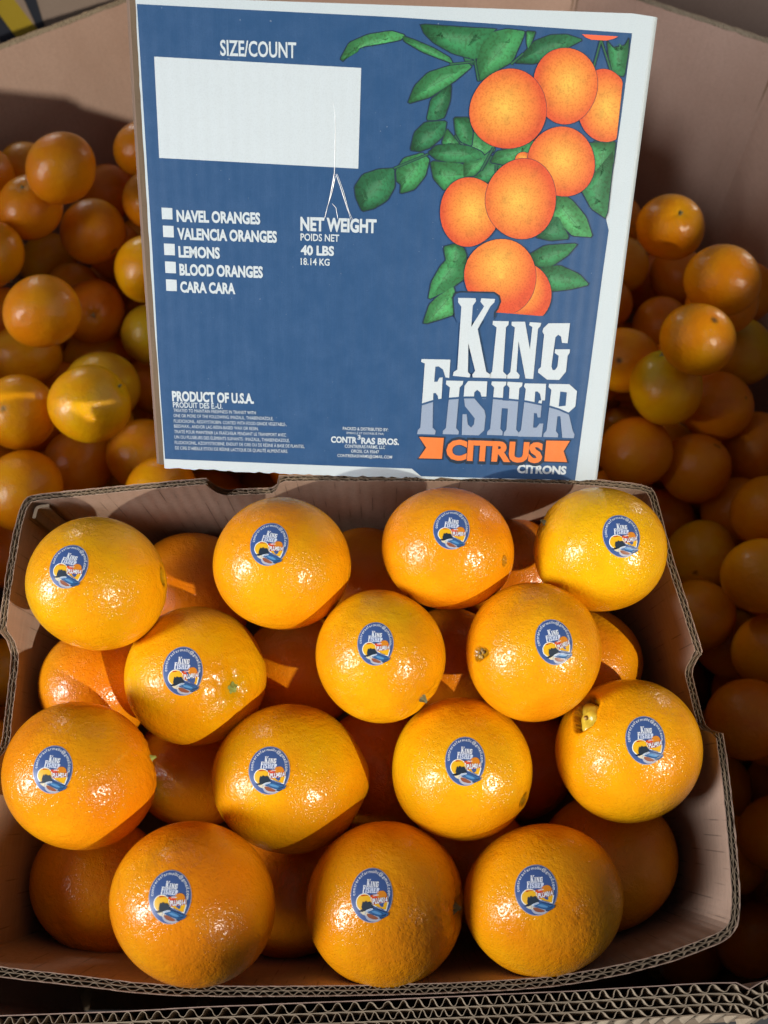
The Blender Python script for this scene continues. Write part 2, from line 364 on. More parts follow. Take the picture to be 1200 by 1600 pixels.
ptext('PACKED & DISTRIBUTED BY:', 535.7, 671.5, 666.8, 606.5, bold=.008, name='fine_print'); ptext('EMBALLÉ ET DISTRIBUÉ PAR:', 541.6, 677.7, 674.6, 600, bold=.0, name='fine_print')
ptext('CONTR', 517.2, 691, 681.5, 557.5, bold=.035); ptext('3', 558.5, 686.4, 679.5, 563.5, bold=.02); ptext('RAS BROS.', 564.5, 693.0, 683.5, 623.4, bold=.035)
ptext('CONTRERAS FARMS, LLC', 538.7, 699.3, 694.4, 601.7, bold=.008, name='fine_print'); ptext('OROSI, CA 93647', 548.6, 706.9, 702.2, 592, bold=.008, name='fine_print')
ptext('CONTRERASFARMS@GMAIL.COM', 527.3, 713.6, 709.2, 612.4, bold=.008, name='fine_print')
ptext('CITRONS', 807.5, 738.3, 725.8, 884, bold=.045)
ptext('CITRUS', 693.5, 719.5, 682.5, 849, h=.00042, m=M_NAVYINK, bold=.085, name='lettering'); ptext('CITRUS', 696.5, 716.6, 686.5, 846, h=.00052, m=M_ORANGEINK, bold=.05)
# logo letters, traced in the 3.158x enlargement whose corner is (620, 400)
Z3 = lambda P: [(620 + x / 3.158, 400 + y / 3.158) for x, y in P]
Z2 = lambda P: [(520 + x / 2.353, 20 + y / 2.353) for x, y in P]
pflat('banner_tail', Z3([(104, 886), (240, 891), (230, 1006), (100, 1003), (136, 945)]), .00030, M_NAVYINK); pflat('banner_tail', Z3([(110, 892), (232, 897), (222, 1000), (108, 997), (145, 945)]), .00045, M_ORANGEINK)
pflat('banner_tail', Z3([(730, 904), (862, 906), (830, 962), (849, 1022), (719, 1018)]), .00030, M_NAVYINK); pflat('banner_tail', Z3([(737, 910), (853, 912), (822, 962), (840, 1016), (727, 1012)]), .00045, M_ORANGEINK)
KING = {
 'K': [(302,206),(388,208),(390,222),(374,245),(366,350),(430,248),(412,226),(416,208),(484,212),(480,228),(462,246),(398,360),(440,570),(458,582),(456,600),(374,598),(372,584),(386,566),(352,430),(350,572),(362,584),(358,598),(276,590),(280,572),(298,560),(318,250),(302,228)],
 'I': [(474,320),(552,322),(550,340),(538,352),(524,570),(542,588),(540,604),(458,602),(456,586),(470,570),(492,352),(472,338)],
 'N': [(566,324),(632,324),(656,460),(668,350),(652,340),(656,326),(712,330),(708,346),(696,358),(672,606),(634,604),(600,420),(590,570),(606,588),(602,604),(544,604),(544,588),(560,572),(582,352),(566,342)],
 'G': [(748,332),(854,331),(842,430),(814,428),(810,398),(796,388),(782,400),(762,545),(768,562),(780,562),(792,545),(798,492),(778,478),(780,460),(854,460),(852,478),(842,492),(834,570),(800,611),(740,609),(696,574),(698,558),(710,548),(726,388),(718,374),(722,356)]}
FISHER = {
 'F': [(122,508),(264,511),(258,602),(240,598),(228,560),(206,544),(190,546),(184,620),(200,620),(210,600),(226,598),(220,712),(206,712),(202,690),(192,676),(180,676),(176,846),(192,862),(188,880),(100,878),(104,858),(116,846),(138,530),(120,522)],
 'I': [(244,614),(328,616),(324,634),(310,648),(292,848),(306,864),(304,880),(226,878),(228,862),(242,848),(262,648),(242,632)],
 'S': [(352,616),(446,618),(440,704),(420,704),(412,672),(396,660),(382,672),(380,700),(432,760),(438,790),(430,860),(404,884),(320,882),(324,780),(344,780),(350,830),(366,846),(380,830),(384,800),(336,740),(330,690),(334,640)],
 'H': [(468,618),(540,620),(538,636),(526,646),(522,712),(552,714),(556,650),(544,636),(546,620),(620,624),(618,640),(604,652),(588,856),(600,870),(598,888),(526,886),(528,870),(540,856),(548,752),(518,750),(510,852),(522,866),(520,884),(444,882),(446,866),(460,852),(480,648),(466,634)],
 'E': [(632,628),(736,630),(730,712),(712,712),(706,680),(694,668),(682,668),(678,730),(692,732),(702,712),(716,712),(708,796),(694,796),(690,776),(676,774),(672,846),(688,846),(704,826),(722,826),(714,892),(598,890),(600,872),(612,858),(636,656),(626,642)],
 'R': [(750,630),(850,632),(888,666),(880,742),(846,772),(868,864),(876,880),(872,898),(816,896),(806,790),(792,790),(784,864),(796,878),(794,894),(722,892),(724,876),(738,860),(762,660),(748,646)]}
RHOLE = [(806,668),(838,672),(832,738),(798,742)]
WAVE = [(90,742),(180,714),(260,703),(340,697),(440,698),(540,706),(640,717),(740,738),(800,756),(900,800)]
def bold_outline(P, k):
    P = np.array(P, float); n = len(P); out = []
    area_ = sum(P[i][0] * P[(i + 1) % n][1] - P[(i + 1) % n][0] * P[i][1] for i in range(n)); s = 1 if area_ > 0 else -1
    for i in range(n):
        a, b, c = P[i - 1], P[i], P[(i + 1) % n]; e1 = b - a; e2 = c - b; e1 /= np.linalg.norm(e1) + 1e-9; e2 /= np.linalg.norm(e2) + 1e-9
        n1 = np.array([e1[1], -e1[0]]) * s; n2 = np.array([e2[1], -e2[0]]) * s; mm = n1 + n2; mm /= np.linalg.norm(mm) + 1e-9
        out.append(tuple(b + mm * k / max(.5, mm @ n1)))
    return out
for ch, P in KING.items(): pflat('logo_letter', Z3(P), .00048, M_INKWHITE)
def clip_half(poly, a, b, side):
    # Sutherland-Hodgman of a triangle against the line a-b
    def s(p): return ((b[0] - a[0]) * (p[1] - a[1]) - (b[1] - a[1]) * (p[0] - a[0])) * side
    out = []
    for i in range(len(poly)):
        p, q = poly[i], poly[(i + 1) % len(poly)]; sp_, sq = s(p), s(q)
        if sp_ >= 0: out.append(p)
        if (sp_ > 0 > sq) or (sp_ < 0 < sq):
            t = sp_ / (sp_ - sq); out.append((p[0] + (q[0] - p[0]) * t, p[1] + (q[1] - p[1]) * t))
    return out
def wave_split(P, off, side):
    tris = [[P[i] for i in t] for t in tess(P)]; res = []
    for T in tris:
        for (x0, y0), (x1, y1) in zip(WAVE[:-1], WAVE[1:]):
            q = clip_half(T, (x0, -1e4), (x0, 1e4), -1)
            if len(q) > 2: q = clip_half(q, (x1, -1e4), (x1, 1e4), 1)
            if len(q) > 2: q = clip_half(q, (x0, y0 + off), (x1, y1 + off), side)
            if len(q) > 2: res.append(q)
    return res
for ch, P in FISHER.items():
    for off, side, m_, nm in ((-5, -1, M_INKWHITE, 'logo_letter'), (5, 1, M_GREYBLUE, 'logo_letter')):
        V, Fc = [], []
        for q in wave_split(P, off, side):
            Fc.append(tuple(range(len(V), len(V) + len(q)))); V += [pp(*z) + (.00048,) for z in Z3(q)]
        if V: mesh(nm, V, Fc, m_, panel)
pflat('logo_letter', Z3(RHOLE), .0006, M_BLUE)
# printed branch of oranges and leaves
def plush(P, it=2):
    for _ in range(it):
        Q = []
        for i in range(len(P)):
            a, b = P[i], P[(i + 1) % len(P)]; Q += [(a[0] * .9 + b[0] * .1, a[1] * .9 + b[1] * .1), (a[0] * .1 + b[0] * .9, a[1] * .1 + b[1] * .9)]
        P = Q
    return P
def leaf(P, Z, k, rib=None):
    pts = Z(plush(P, 1)); c = np.mean(np.array(pts), 0); big = bold_outline(pts, 1.6); h = .00020 + k * .000010
    pflat('printed_leaf_outline', big, h, M_NAVYINK)
    # fan about the midrib: lighter rib, darker margin
    A = np.array(pts); d = A - c; axis = np.linalg.svd(d)[2][0]; t = d @ axis
    g0 = np.array(lin(*random.choice([(58, 134, 80), (48, 120, 74), (70, 148, 88), (42, 108, 70)]))[:3]); V, col = [], []
    n = len(pts)
    for i, p in enumerate(pts): V.append(tuple(pp(*p)) + (h + .00004,)); s = (t[i] - t.min()) / (np.ptp(t) + 1e-9); col.append(tuple(g0 * (.30 + .55 * s)) + (1,))
    for i, p in enumerate(pts):
        q = c + d[i] * .45; V.append(tuple(pp(*q)) + (h + .00004,)); side = np.sign(d[i] @ np.array([-axis[1], axis[0]])); col.append(tuple(g0 * (1.35 if side > 0 else .75)) + (1,))
    for i, p in enumerate(pts):
        q = c + axis * (t[i] * .62); V.append(tuple(pp(*q)) + (h + .00004,)); col.append(tuple(g0 * 1.1 + .03) + (1,))
    fs = [(i, (i + 1) % n, (i + 1) % n + n, i + n) for i in range(n)] + [(i + n, (i + 1) % n + n, (i + 1) % n + 2 * n, i + 2 * n) for i in range(n)]
    o = mesh('printed_leaf', V, fs, M_LEAFART, panel, col=col)
    e0, e1 = c + axis * t.min() * .82, c + axis * t.max() * .82; nr = np.array([-axis[1], axis[0]]) * .5
    V = [tuple(pp(*q)) + (h + .00007,) for q in (e0, c + nr, e1, c - nr)]
    mesh('leaf_vein', V, [(0, 1, 2, 3)], M_VEIN, o)
    # side veins
    V, Fc = [], []
    for s in np.linspace(-.6, .6, 5):
        b0 = c + axis * (s * abs(t).max() * .8)
        for sd in (-1, 1):
            w_ = np.abs(d @ np.array([-axis[1], axis[0]])).max() * .62 * math.sqrt(max(0, 1 - s * s))
            e = b0 + (np.array([-axis[1], axis[0]]) * sd + axis * .55) * w_; q = axis * .35
            i0 = len(V); V += [tuple(pp(*z)) + (h + .00006,) for z in (b0 - q, b0 + q, e)]; Fc.append((i0, i0 + 1, i0 + 2))
    mesh('leaf_vein', V, Fc, M_VEIN, o)
M_VEIN = print_mat('vein_ink', lin(62, 118, 78), .45, .03)
LV2 = [
 [(420,480),(470,430),(540,440),(600,500),(560,540),(480,530)],
 [(500,600),(560,530),(650,520),(640,580),(580,620),(520,640)],
 [(470,120),(530,60),(600,66),(580,140),(540,190),(490,190)],
 [(890,560),(960,470),(1010,480),(1000,580),(950,640),(900,640)],
 [(800,700),(850,660),(900,720),(920,800),(860,800),(820,760)],
 [(650,440),(720,440),(760,480),(720,540),(650,540),(620,500)],
 [(28,170),(60,110),(130,80),(215,67),(265,82),(250,100),(190,112),(110,125),(60,145),(38,178)],
 [(255,85),(300,100),(370,130),(430,165),(442,187),(400,172),(330,145),(262,105)],
 [(322,42),(500,55),(600,60),(590,70),(530,175),(440,150),(370,110),(335,75)],
 [(712,68),(745,70),(735,100),(718,135),(712,110)],
 [(532,250),(525,190),(545,120),(590,70),(640,60),(705,68),(700,90),(660,180),(600,215),(545,250)],
 [(668,185),(700,150),(740,105),(800,82),(860,80),(918,100),(870,125),(800,170),(740,188)],
 [(345,395),(360,320),(400,285),(435,260),(432,320),(410,385),(380,395)],
 [(275,335),(300,270),(350,220),(430,195),(500,188),(510,200),(450,250),(420,270),(360,310)],
 [(445,385),(500,385),(515,440),(510,490),(470,475),(450,440)],
 [(400,480),(418,425),(455,470),(480,500),(430,500)],
 [(285,505),(300,440),(340,402),(418,398),(410,450),(360,495),(320,510)],
 [(358,545),(480,555),(490,600),(450,620),(410,655),(370,610)],
 [(480,550),(540,540),(590,500),(560,560),(520,600),(480,605)],
 [(350,515),(380,488),(440,482),(500,490),(545,510),(560,530),(500,550),(430,552),(380,540)],
 [(232,580),(260,535),(330,515),(355,540),(340,600),(300,650),(248,665),(250,630),(235,620)],
 [(80,640),(110,595),(170,575),(225,572),(228,640),(200,690),(150,720),(108,730),(85,680)],
 [(578,550),(600,510),(700,490),(740,470),(710,530),(640,562)],
 [(1008,105),(1030,130),(1075,120),(1088,95),(1085,150),(1070,235),(1030,225),(1015,170)],
 [(935,480),(1040,470),(1030,560),(990,600),(950,570)],
 [(960,590),(1035,500),(1006,758),(950,720),(912,650)],
 [(825,655),(880,690),(930,750),(955,825),(880,820),(840,780),(790,740)],
 [(745,825),(800,750),(830,750),(870,830),(800,838)],
 [(720,890),(780,855),(900,848),(865,890),(800,935),(740,935)]]
LV3 = [[(340,-20),(350,100),(260,165),(155,215),(170,130),(215,50),(270,-10),(300,-30)], [(130,330),(160,240),(200,200),(280,150),(290,200),(280,290),(220,310),(150,332)],
 [(690,60),(800,45),(900,90),(948,142),(850,165),(760,175),(700,130)], [(230,-45),(285,-60),(330,-40),(345,0),(300,60),(250,60)]]
for i, P in enumerate(LV2): leaf(P, Z2, i)
for i, P in enumerate(LV3): leaf(P, Z3, i + 29)
def stroke(a, b, w, h, m, name='printed_stem'):
    a, b = np.array(a, float), np.array(b, float); n = np.array([-(b - a)[1], (b - a)[0]]); n = n / np.linalg.norm(n) * w
    pflat(name, [tuple(a + n), tuple(b + n), tuple(b - n), tuple(a - n)], h, m)
for a, b in (((430,190),(525,180)), ((225,572),(350,520)), ((985,100),(958,200)), ((985,100),(1022,215)), ((590,495),(545,580)), ((520,170),(535,250)), ((655,190),(700,150)), ((600,560),(600,600))):
    stroke(*Z2([a, b]), 2.2, .00054, M_NAVYINK); stroke(*Z2([a, b]), 1.2, .00058, mat('stem_ink', lin(38, 92, 60), .45))
def fruit(cx, cy, rx, ry, k, clip=None, hot=(-.1, -.1)):
    # disc of rings: yellow in the lit middle of the drawing, red-orange at its rim
    h = .00060 + k * .00003; n, R = 44, 9
    def pt(r, a):
        r *= 1 + .022 * math.sin(2 * a + k * 1.7) + .018 * math.sin(3 * a + k * 2.9)
        x, y = cx + rx * r * math.cos(a), cy + ry * r * math.sin(a)
        if clip: x, y = clip(x, y)
        return tuple(pp(x, y))
    V = [pt(1.0, 2 * math.pi * i / n) for i in range(n)]
    def pt2(a):
        q_ = 1 + .022 * math.sin(2 * a + k * 1.7) + .018 * math.sin(3 * a + k * 2.9)
        x, y = cx + (rx + .7) * q_ * math.cos(a), cy + (ry + .7) * q_ * math.sin(a)
        if clip: x, y = clip(x, y)
        return tuple(pp(x, y))
    mesh('printed_fruit_outline', [pt2(2 * math.pi * i / n) + (h - .000015,) for i in range(n)], [tuple(range(n))], M_NAVYINK, panel)
    c0, c1, c2 = np.array(lin(226, 180, 76)[:3]), np.array(lin(222, 132, 56)[:3]), np.array(lin(204, 80, 46)[:3])
    V, col = [pt(0, 0) + (h,)], [tuple(c0) + (1,)]
    for j in range(1, R + 1):
        for i in range(n):
            a = 2 * math.pi * i / n; r = j / R; V.append(pt(r, a) + (h,))
            q = math.hypot(r * math.cos(a) - hot[0], r * math.sin(a) - hot[1]); q = min(1.15, q)
            c = c0 + (c1 - c0) * min(1, q / .6) if q < .6 else c1 + (c2 - c1) * min(1, (q - .6) / .42)
            col.append(tuple(c) + (1,))
    fs = [(0, 1 + i, 1 + (i + 1) % n) for i in range(n)] + [(1 + (j - 1) * n + i, 1 + j * n + i, 1 + j * n + (i + 1) % n, 1 + (j - 1) * n + (i + 1) % n) for j in range(1, R) for i in range(n)]
    mesh('printed_fruit', V, fs, M_FRUITART, panel, col=col)
def clipR(x, y): return (min(x, 974 - (y - 115) * .107), y)
fruit(944, 166, 42, 57, 0, clipR, (.1, .05)); fruit(883, 134, 49, 61, 1, None, (.1, -.05)); fruit(794, 171, 60.5, 62, 2, None, (-.1, -.05))
fruit(818, 252, 14, 14, 3); fruit(877, 253, 52, 55, 4, None, (0, -.05)); fruit(733.5, 331, 46, 55, 5, None, (.1, -.05)); fruit(814, 311, 56, 62, 6, None, (-.1, .05))
def clipB(x, y): return (x, min(y, 488 + (x - 775) * .08))
fruit(823, 458, 38, 46, 7, clipB, (-.2, -.2)); fruit(782, 432, 55, 60, 8, clipB, (-.05, -.3))
pflat('printed_fruit', Z2([(915,80),(1048,88),(1030,97),(1005,103),(950,100),(930,92)]), .00062, mat('red_ink', lin(226, 98, 62), .45))
# blue keyline that sets the K off the fruit
pflat('logo_keyline', Z3([(272,205),(284,180),(310,172),(480,176),(508,195),(514,225),(500,262),(486,280),(484,300),(300,320),(282,300)]), .00100, M_NAVYINK)
pflat('logo_keyline', Z3([(280,207),(292,187),(314,180),(476,184),(500,200),(505,225),(492,258),(478,276),(476,312),(300,330),(286,300)]), .00106, M_BLUE)
pflat('logo_letter', Z3([p for p in KING['K']]), .00112, M_INKWHITE)
# wrinkle of clear tape over the word WEIGHT, its highlight painted in as white
M_TAPE_GLINT = mat('tape_wrinkle_glint', (.9, .93, .95, 1), .12, .8)
def wrinkle(P, w, name='tape_wrinkle_glint'):
    V, Fc = [], []; pts = np.array([pp(*q) for q in P])
    for i, p in enumerate(pts):
        d = pts[min(i + 1, len(pts) - 1)] - pts[max(i - 1, 0)]; n_ = np.array([-d[1], d[0]]) / (np.linalg.norm(d) + 1e-9)
        ww = w * (.35 + .65 * math.sin(math.pi * (i + .3) / (len(pts) - .4))) * rng.uniform(.7, 1.2)
        V += [(p[0] - n_[0] * ww, p[1] - n_[1] * ww, .0004), (p[0], p[1], .0004 + ww * .6), (p[0] + n_[0] * ww, p[1] + n_[1] * ww, .0004)]
        if i: k = i * 3; Fc += [(k - 3, k - 2, k + 1, k), (k - 2, k - 1, k + 2, k + 1)]
    mesh(name, V, Fc, M_TAPE_GLINT, panel, smooth=True)
wrinkle(densify([(520.5, 160), (523.5, 180), (524, 200), (523.5, 230), (522.5, 270), (516, 305), (508, 340)], 3), .00020)
wrinkle(densify([(525, 272), (532, 292), (540, 318), (549, 345)], 3), .00022); wrinkle(densify([(524, 275), (519, 300), (512, 322), (506, 345)], 3), .00018)
wrinkle(densify([(519, 318), (525, 325), (528, 342)], 3), .00018); wrinkle(densify([(527, 272), (537, 300), (545, 330), (551, 343)], 3), .00014)

# ================================================================ corrugated board walls
def offset_path(P, d, closed):
    P = np.array(P, float); n = len(P); out = []
    for i in range(n):
        if closed: a, c = P[i - 1], P[(i + 1) % n]
        else: a, c = P[max(i - 1, 0)], P[min(i + 1, n - 1)]
        t = c - a; t /= np.linalg.norm(t) + 1e-12; out.append(P[i] + np.array([-t[1], t[0]]) * d)
    return np.array(out)
def resample(P, step):
    P = np.array(P, float); seg = np.linalg.norm(np.diff(P, axis=0), axis=1); s = np.r_[0, np.cumsum(seg)]; n = max(2, int(round(s[-1] / step)) + 1)
    t = np.linspace(0, s[-1], n); return np.c_[np.interp(t, s, P[:, 0]), np.interp(t, s, P[:, 1])], t
def smooth_path(P, it=2):
    P = np.array(P, float)
    for _ in range(it):
        Q = [P[0]]
        for a, b in zip(P[:-1], P[1:]): Q += [a * .75 + b * .25, a * .25 + b * .75]
        Q.append(P[-1]); P = np.array(Q)
    return P
def ribbon(name, path, t, zt, zb, th, m, parent, uvs=True, smooth=True, lean=None):
    """a sheet standing on edge along path (n x 2), thickness th, top heights zt, bottom heights zb (arrays)"""
    a = offset_path(path, -th / 2, False); b = offset_path(path, th / 2, False); n = len(path); V = []
    for i in range(n):
        V += [(a[i][0], a[i][1], zt[i]), (b[i][0], b[i][1], zt[i]), (a[i][0], a[i][1], zb[i]), (b[i][0], b[i][1], zb[i])]
    if lean is not None: V = [lean(v) for v in V]
    fs = []; uv = []
    for i in range(n - 1):
        k, j = i * 4, i * 4 + 4
        for q, vv in (((k, j, j + 1, k + 1), (zt[i], zt[i + 1], zt[i + 1], zt[i])), ((k, k + 2, j + 2, j), (zt[i], zb[i], zb[i + 1], zt[i + 1])), ((k + 1, j + 1, j + 3, k + 3), (zt[i], zt[i + 1], zb[i + 1], zb[i]))):
            fs.append(q); uu = [t[i] if v // 4 == i else t[i + 1] for v in q]; uv += list(zip(uu, vv))
    o = mesh(name, V, fs, m, parent)
    l = o.data.uv_layers.new(name='UVMap'); l.data.foreach_set('uv', np.array(uv, np.float32).ravel())
    return o
def board(parent, P, ztf, zb, layers, liner_mats, med_mat, side, step=.004, lean=None, names=('outer_liner', 'middle_liner', 'inner_liner'), med_depth=.03, rag=.0003):
    """corrugated board: layers = [(thickness, wavelength)] from the outer face inwards; side = +1 if inwards is left of the path"""
    off = 0
    for i in range(len(layers) + 1):
        Q = offset_path(P, side * off, False); Q, t = resample(Q, step); zt = np.array([ztf(x, y) for x, y in Q]) + rng.normal(0, rag, len(Q))
        nm = names[0] if i == 0 else names[2] if i == len(layers) else names[1]
        ribbon(nm, Q, t, zt, np.full(len(Q), zb) if nm != names[1] else zt - med_depth, .00045, liner_mats[0] if i == 0 else liner_mats[1] if i == len(layers) else med_mat, parent, lean=lean)
        if i < len(layers):
            th, wl = layers[i]; Q, t = resample(offset_path(P, side * (off + th / 2), False), wl / 10)
            ph = np.cumsum(2 * math.pi / 10 * (1 + .18 * np.sin(t * 23 + i) + rng.normal(0, .16, len(t)))); am = np.clip(1 - .35 * np.abs(np.sin(t * 31 + i * 2) * np.sin(t * 77)) + rng.normal(0, .04, len(t)), .5, 1); s_ = np.sin(ph) * am; s_ = np.sign(s_) * np.abs(s_) ** .75
            tt = np.gradient(Q, axis=0); tt /= np.linalg.norm(tt, axis=1)[:, None]; nn = np.c_[-tt[:, 1], tt[:, 0]]
            W = Q + nn * (s_ * (th / 2 - .0003))[:, None]; zt = np.array([ztf(x, y) for x, y in Q]) - .0002
            ribbon('fluting', W, t, zt, zt - med_depth, .00036, med_mat, parent, lean=lean)
            off += th
    return off

# ---------------- open carton of stickered oranges
carton = empty('open_carton', frame(K_O, K_R, K_U, K_N))
tag(carton, 'open corrugated carton with notched rim, holding the stickered oranges', 'carton')
rim = [(-75,1512),(-58,1420),(-42,1300),(-25,1170),(-14,1080),(0,960),(12,880),(24,815),(38,776),(70,771),(150,763),(325,746),(440,742),(640,742),(860,745),(970,752),(1018,760),(1026,775),(1042,840),(1062,905),(1083,970),(1099,1023),(1116,1090),(1130,1145),(1141,1220),(1149,1300),(1156,1380),(1157,1432),(1146,1464),(1100,1484),(1040,1506),(950,1528),(850,1544),(700,1552),(540,1556),(400,1557),(250,1556),(120,1540),(0,1527),(-70,1514)]
RIM = np.array([kk(*q) for q in rim])
nb = [kk(325, 746), kk(436, 742)]; nr = [kk(1099, 1023), kk(1130, 1145)]; nl = [kk(-4, 985), kk(-30, 1190)]
def notch(x, y):
    z = 0.0
    for (a, b, axis, near, dp) in ((nb[0], nb[1], 0, RIM[12][1], .021), (nr[0], nr[1], 1, nr[0][0], .023), (nl[0], nl[1], 1, nl[0][0], .021)):
        s, s0, s1 = (x, a[0], b[0]) if axis == 0 else (y, a[1], b[1])
        o_ = abs((y if axis == 0 else x) - near)
        if o_ < .03:
            u = (s - s0) / (s1 - s0)
            if 0 < u < 1: z -= dp * min(1, 1.35 * math.sqrt(max(0, 1 - (2 * u - 1) ** 2)))
    return z
CH = .255
P_rim = smooth_path(RIM, 2)
board(carton, P_rim, notch, -CH, [(.0024, .0068), (.0021, .0060)], (M_KRAFT_IN, M_KRAFT_IN), M_KRAFT_EDGE, -1, step=.0035)
# bottom of the carton and the two folded pieces seen inside
inner = offset_path(P_rim, -.0048, False)
slab('carton_base', [tuple(p) for p in inner[::3]], -CH, -CH + .004, M_KRAFT_IN, M_KRAFT_IN, carton)
gl = [kk(37, 808), kk(42, 788), kk(54, 778), kk(76, 775)]
Q, t = resample(smooth_path(gl, 1), .003); Q = offset_path(Q, -.0064, False)
ribbon('glue_tab', Q, t, np.full(len(t), -.001), np.full(len(t), -.2), .0022, M_KRAFT_EDGE, carton)

# ---------------- the bin
def gz(px, py, drop): # pixel -> world (x, y) where the ray falls `drop` under the camera
    d = ray(px, py); t = drop / -d[2]; return (d[0] * t, d[1] * t)
fr = [gz(x, y, .515) for x, y in ((-120,1592),(0,1587),(200,1580),(300,1574),(600,1562),(900,1548),(1100,1536),(1150,1535),(1170,1546),(1186,1536),(1200,1531),(1300,1520))]
bin_ = empty('pallet_bin'); tag(bin_, 'large brown octagonal corrugated pallet bin holding the heap of loose oranges', 'bin')
ring = [(fr[-1][0], fr[-1][1]), (.40, .03), (.52, .18), (.565, .5), (.530, 1.055), (.514, 1.074), (.364, 1.205), (.29, 1.27), (0, 1.285), (-.29, 1.27), (-.364, 1.205), (-.51, 1.055), (-.56, 1.0), (-.575, .5), (-.53, .16), (-.42, .02), (fr[0][0], fr[0][1])]
def binz(x, y): return CAMH - .515 + min(1, max(0, y)) * .045
layers3 = [(.0052, .0088), (.0050, .0080), (.0048, .0086)]
zb_ = .14
Pfront = np.array(fr[::-1]); board(bin_, offset_path(Pfront, -.0150, False), binz, zb_, layers3[::-1], (M_KRAFT_OUT, M_KRAFT_BIN), M_KRAFT_EDGE, 1, step=.006, names=('outer_face', 'middle_liner', 'inner_face')) if False else None
FULL = np.vstack([np.array(fr)[:-1], np.array(ring)]); FULL = np.vstack([FULL])
def flare(v):
    x, y, z = v; d = max(0, binz(x, y) - z); k = max(0, 1 - max(0, y - .02) / .12)
    if y < .16: return (x, y - k * .20 * min(d, .12), z)
    return (x * (1 + .10 * min(d, .4)), .64 + (y - .64) * (1 + .10 * min(d, .4)), z)
def densp(P, st):
    Q, t = resample(P, st); return Q
# inner face runs on the traced line; the board grows outwards from it (path is anticlockwise seen from above, outside is on its right)
board(bin_, FULL, binz, zb_, layers3, (M_KRAFT_BIN, M_KRAFT_OUT), M_BINEDGE, -1, step=.008, names=('inner_face', 'middle_liner', 'outer_face'), med_depth=.025, lean=flare)

for k, (x, y) in enumerate(((.530, 1.055), (-.56, 1.0), (.29, 1.27), (-.29, 1.27))):
    c_ = np.array([0, .64]); v_ = c_ - np.array([x, y]); v_ /= np.linalg.norm(v_); tn = np.array([-v_[1], v_[0]]); V = []
    for j in range(13):
        zz = binz(x, y) - .002 - j * .05
        for q in (-.004, 0, .004): w_ = np.array([x, y]) + tn * q + v_ * (.0035 if q else .0015); V.append(flare((w_[0], w_[1], zz)))
    mesh('score_crease', V, [(j * 3 + a, j * 3 + a + 1, j * 3 + a + 4, j * 3 + a + 3) for j in range(12) for a in (0, 1)], M_CORR_DARK, bin_, smooth=True)

# ---------------- neighbouring bin behind, printed with stripes
nbin = empty('neighbour_bin'); tag(nbin, 'pale bin standing beyond the heap, printed with yellow and dark grey stripes', 'bin')
YB = 1.52
def yb(px, py): d = ray(px, py); t = YB / d[1]; return (d[0] * t, d[2] * t + CAMH)
x0, x1 = -1.5, .30
zt_ = CAMH - .40
def qbox(name, x0, x1, y0, y1, z0, z1, m, parent):
    V = [(x, y, z) for x in (x0, x1) for y in (y0, y1) for z in (z0, z1)]
    return mesh(name, V, [(0, 1, 3, 2), (4, 6, 7, 5), (0, 4, 5, 1), (2, 3, 7, 6), (0, 2, 6, 4), (1, 5, 7, 3)], m, parent)
qbox('front_side', -1.5, .28, YB, YB + .012, .14, zt_, M_BLEACHED, nbin); qbox('left_side', -1.5, -1.488, YB + .012, YB + 1.0, .14, zt_, M_BLEACHED, nbin)
qbox('right_side', .268, .28, YB + .012, YB + 1.0, .14, zt_, M_BLEACHED, nbin); qbox('back_side', -1.5, .28, YB + 1.0, YB + 1.012, .14, zt_, M_BLEACHED, nbin)
M_STY = print_mat('yellow_stripe_ink', lin(214, 184, 60), .5, .03); M_STD = print_mat('dark_grey_stripe_ink', lin(62, 66, 78), .5, .03)
def ystripe(P, m, h=.003):
    q = [yb(*p) for p in P]; mesh('stripe', [(x, YB - h, z) for x, z in q], [tuple(range(len(q)))], m, nbin)
ystripe([(-50, -46), (6, -24), (80, 72), (46, 84)], M_STY, .0032); ystripe([(12, -60), (40, -60), (78, 66), (84, 88), (74, 76)], M_STD, .0022); ystripe([(-30, -15), (44, 80), (24, 96), (-30, 20)], M_STD, .0020)
nb2 = empty('brown_bin'); tag(nb2, 'brown bin standing beyond the right corner of the heap', 'bin')
qbox('front_side', .34, 1.7, 1.44, 1.452, .14, CAMH - .42, M_KRAFT_BIN, nb2); qbox('left_side', .34, .352, 1.452, 2.4, .14, CAMH - .42, M_KRAFT_BIN, nb2)
qbox('right_side', 1.688, 1.7, 1.452, 2.4, .14, CAMH - .42, M_KRAFT_BIN, nb2); qbox('back_side', .34, 1.7, 2.4, 2.412, .14, CAMH - .42, M_KRAFT_BIN, nb2)
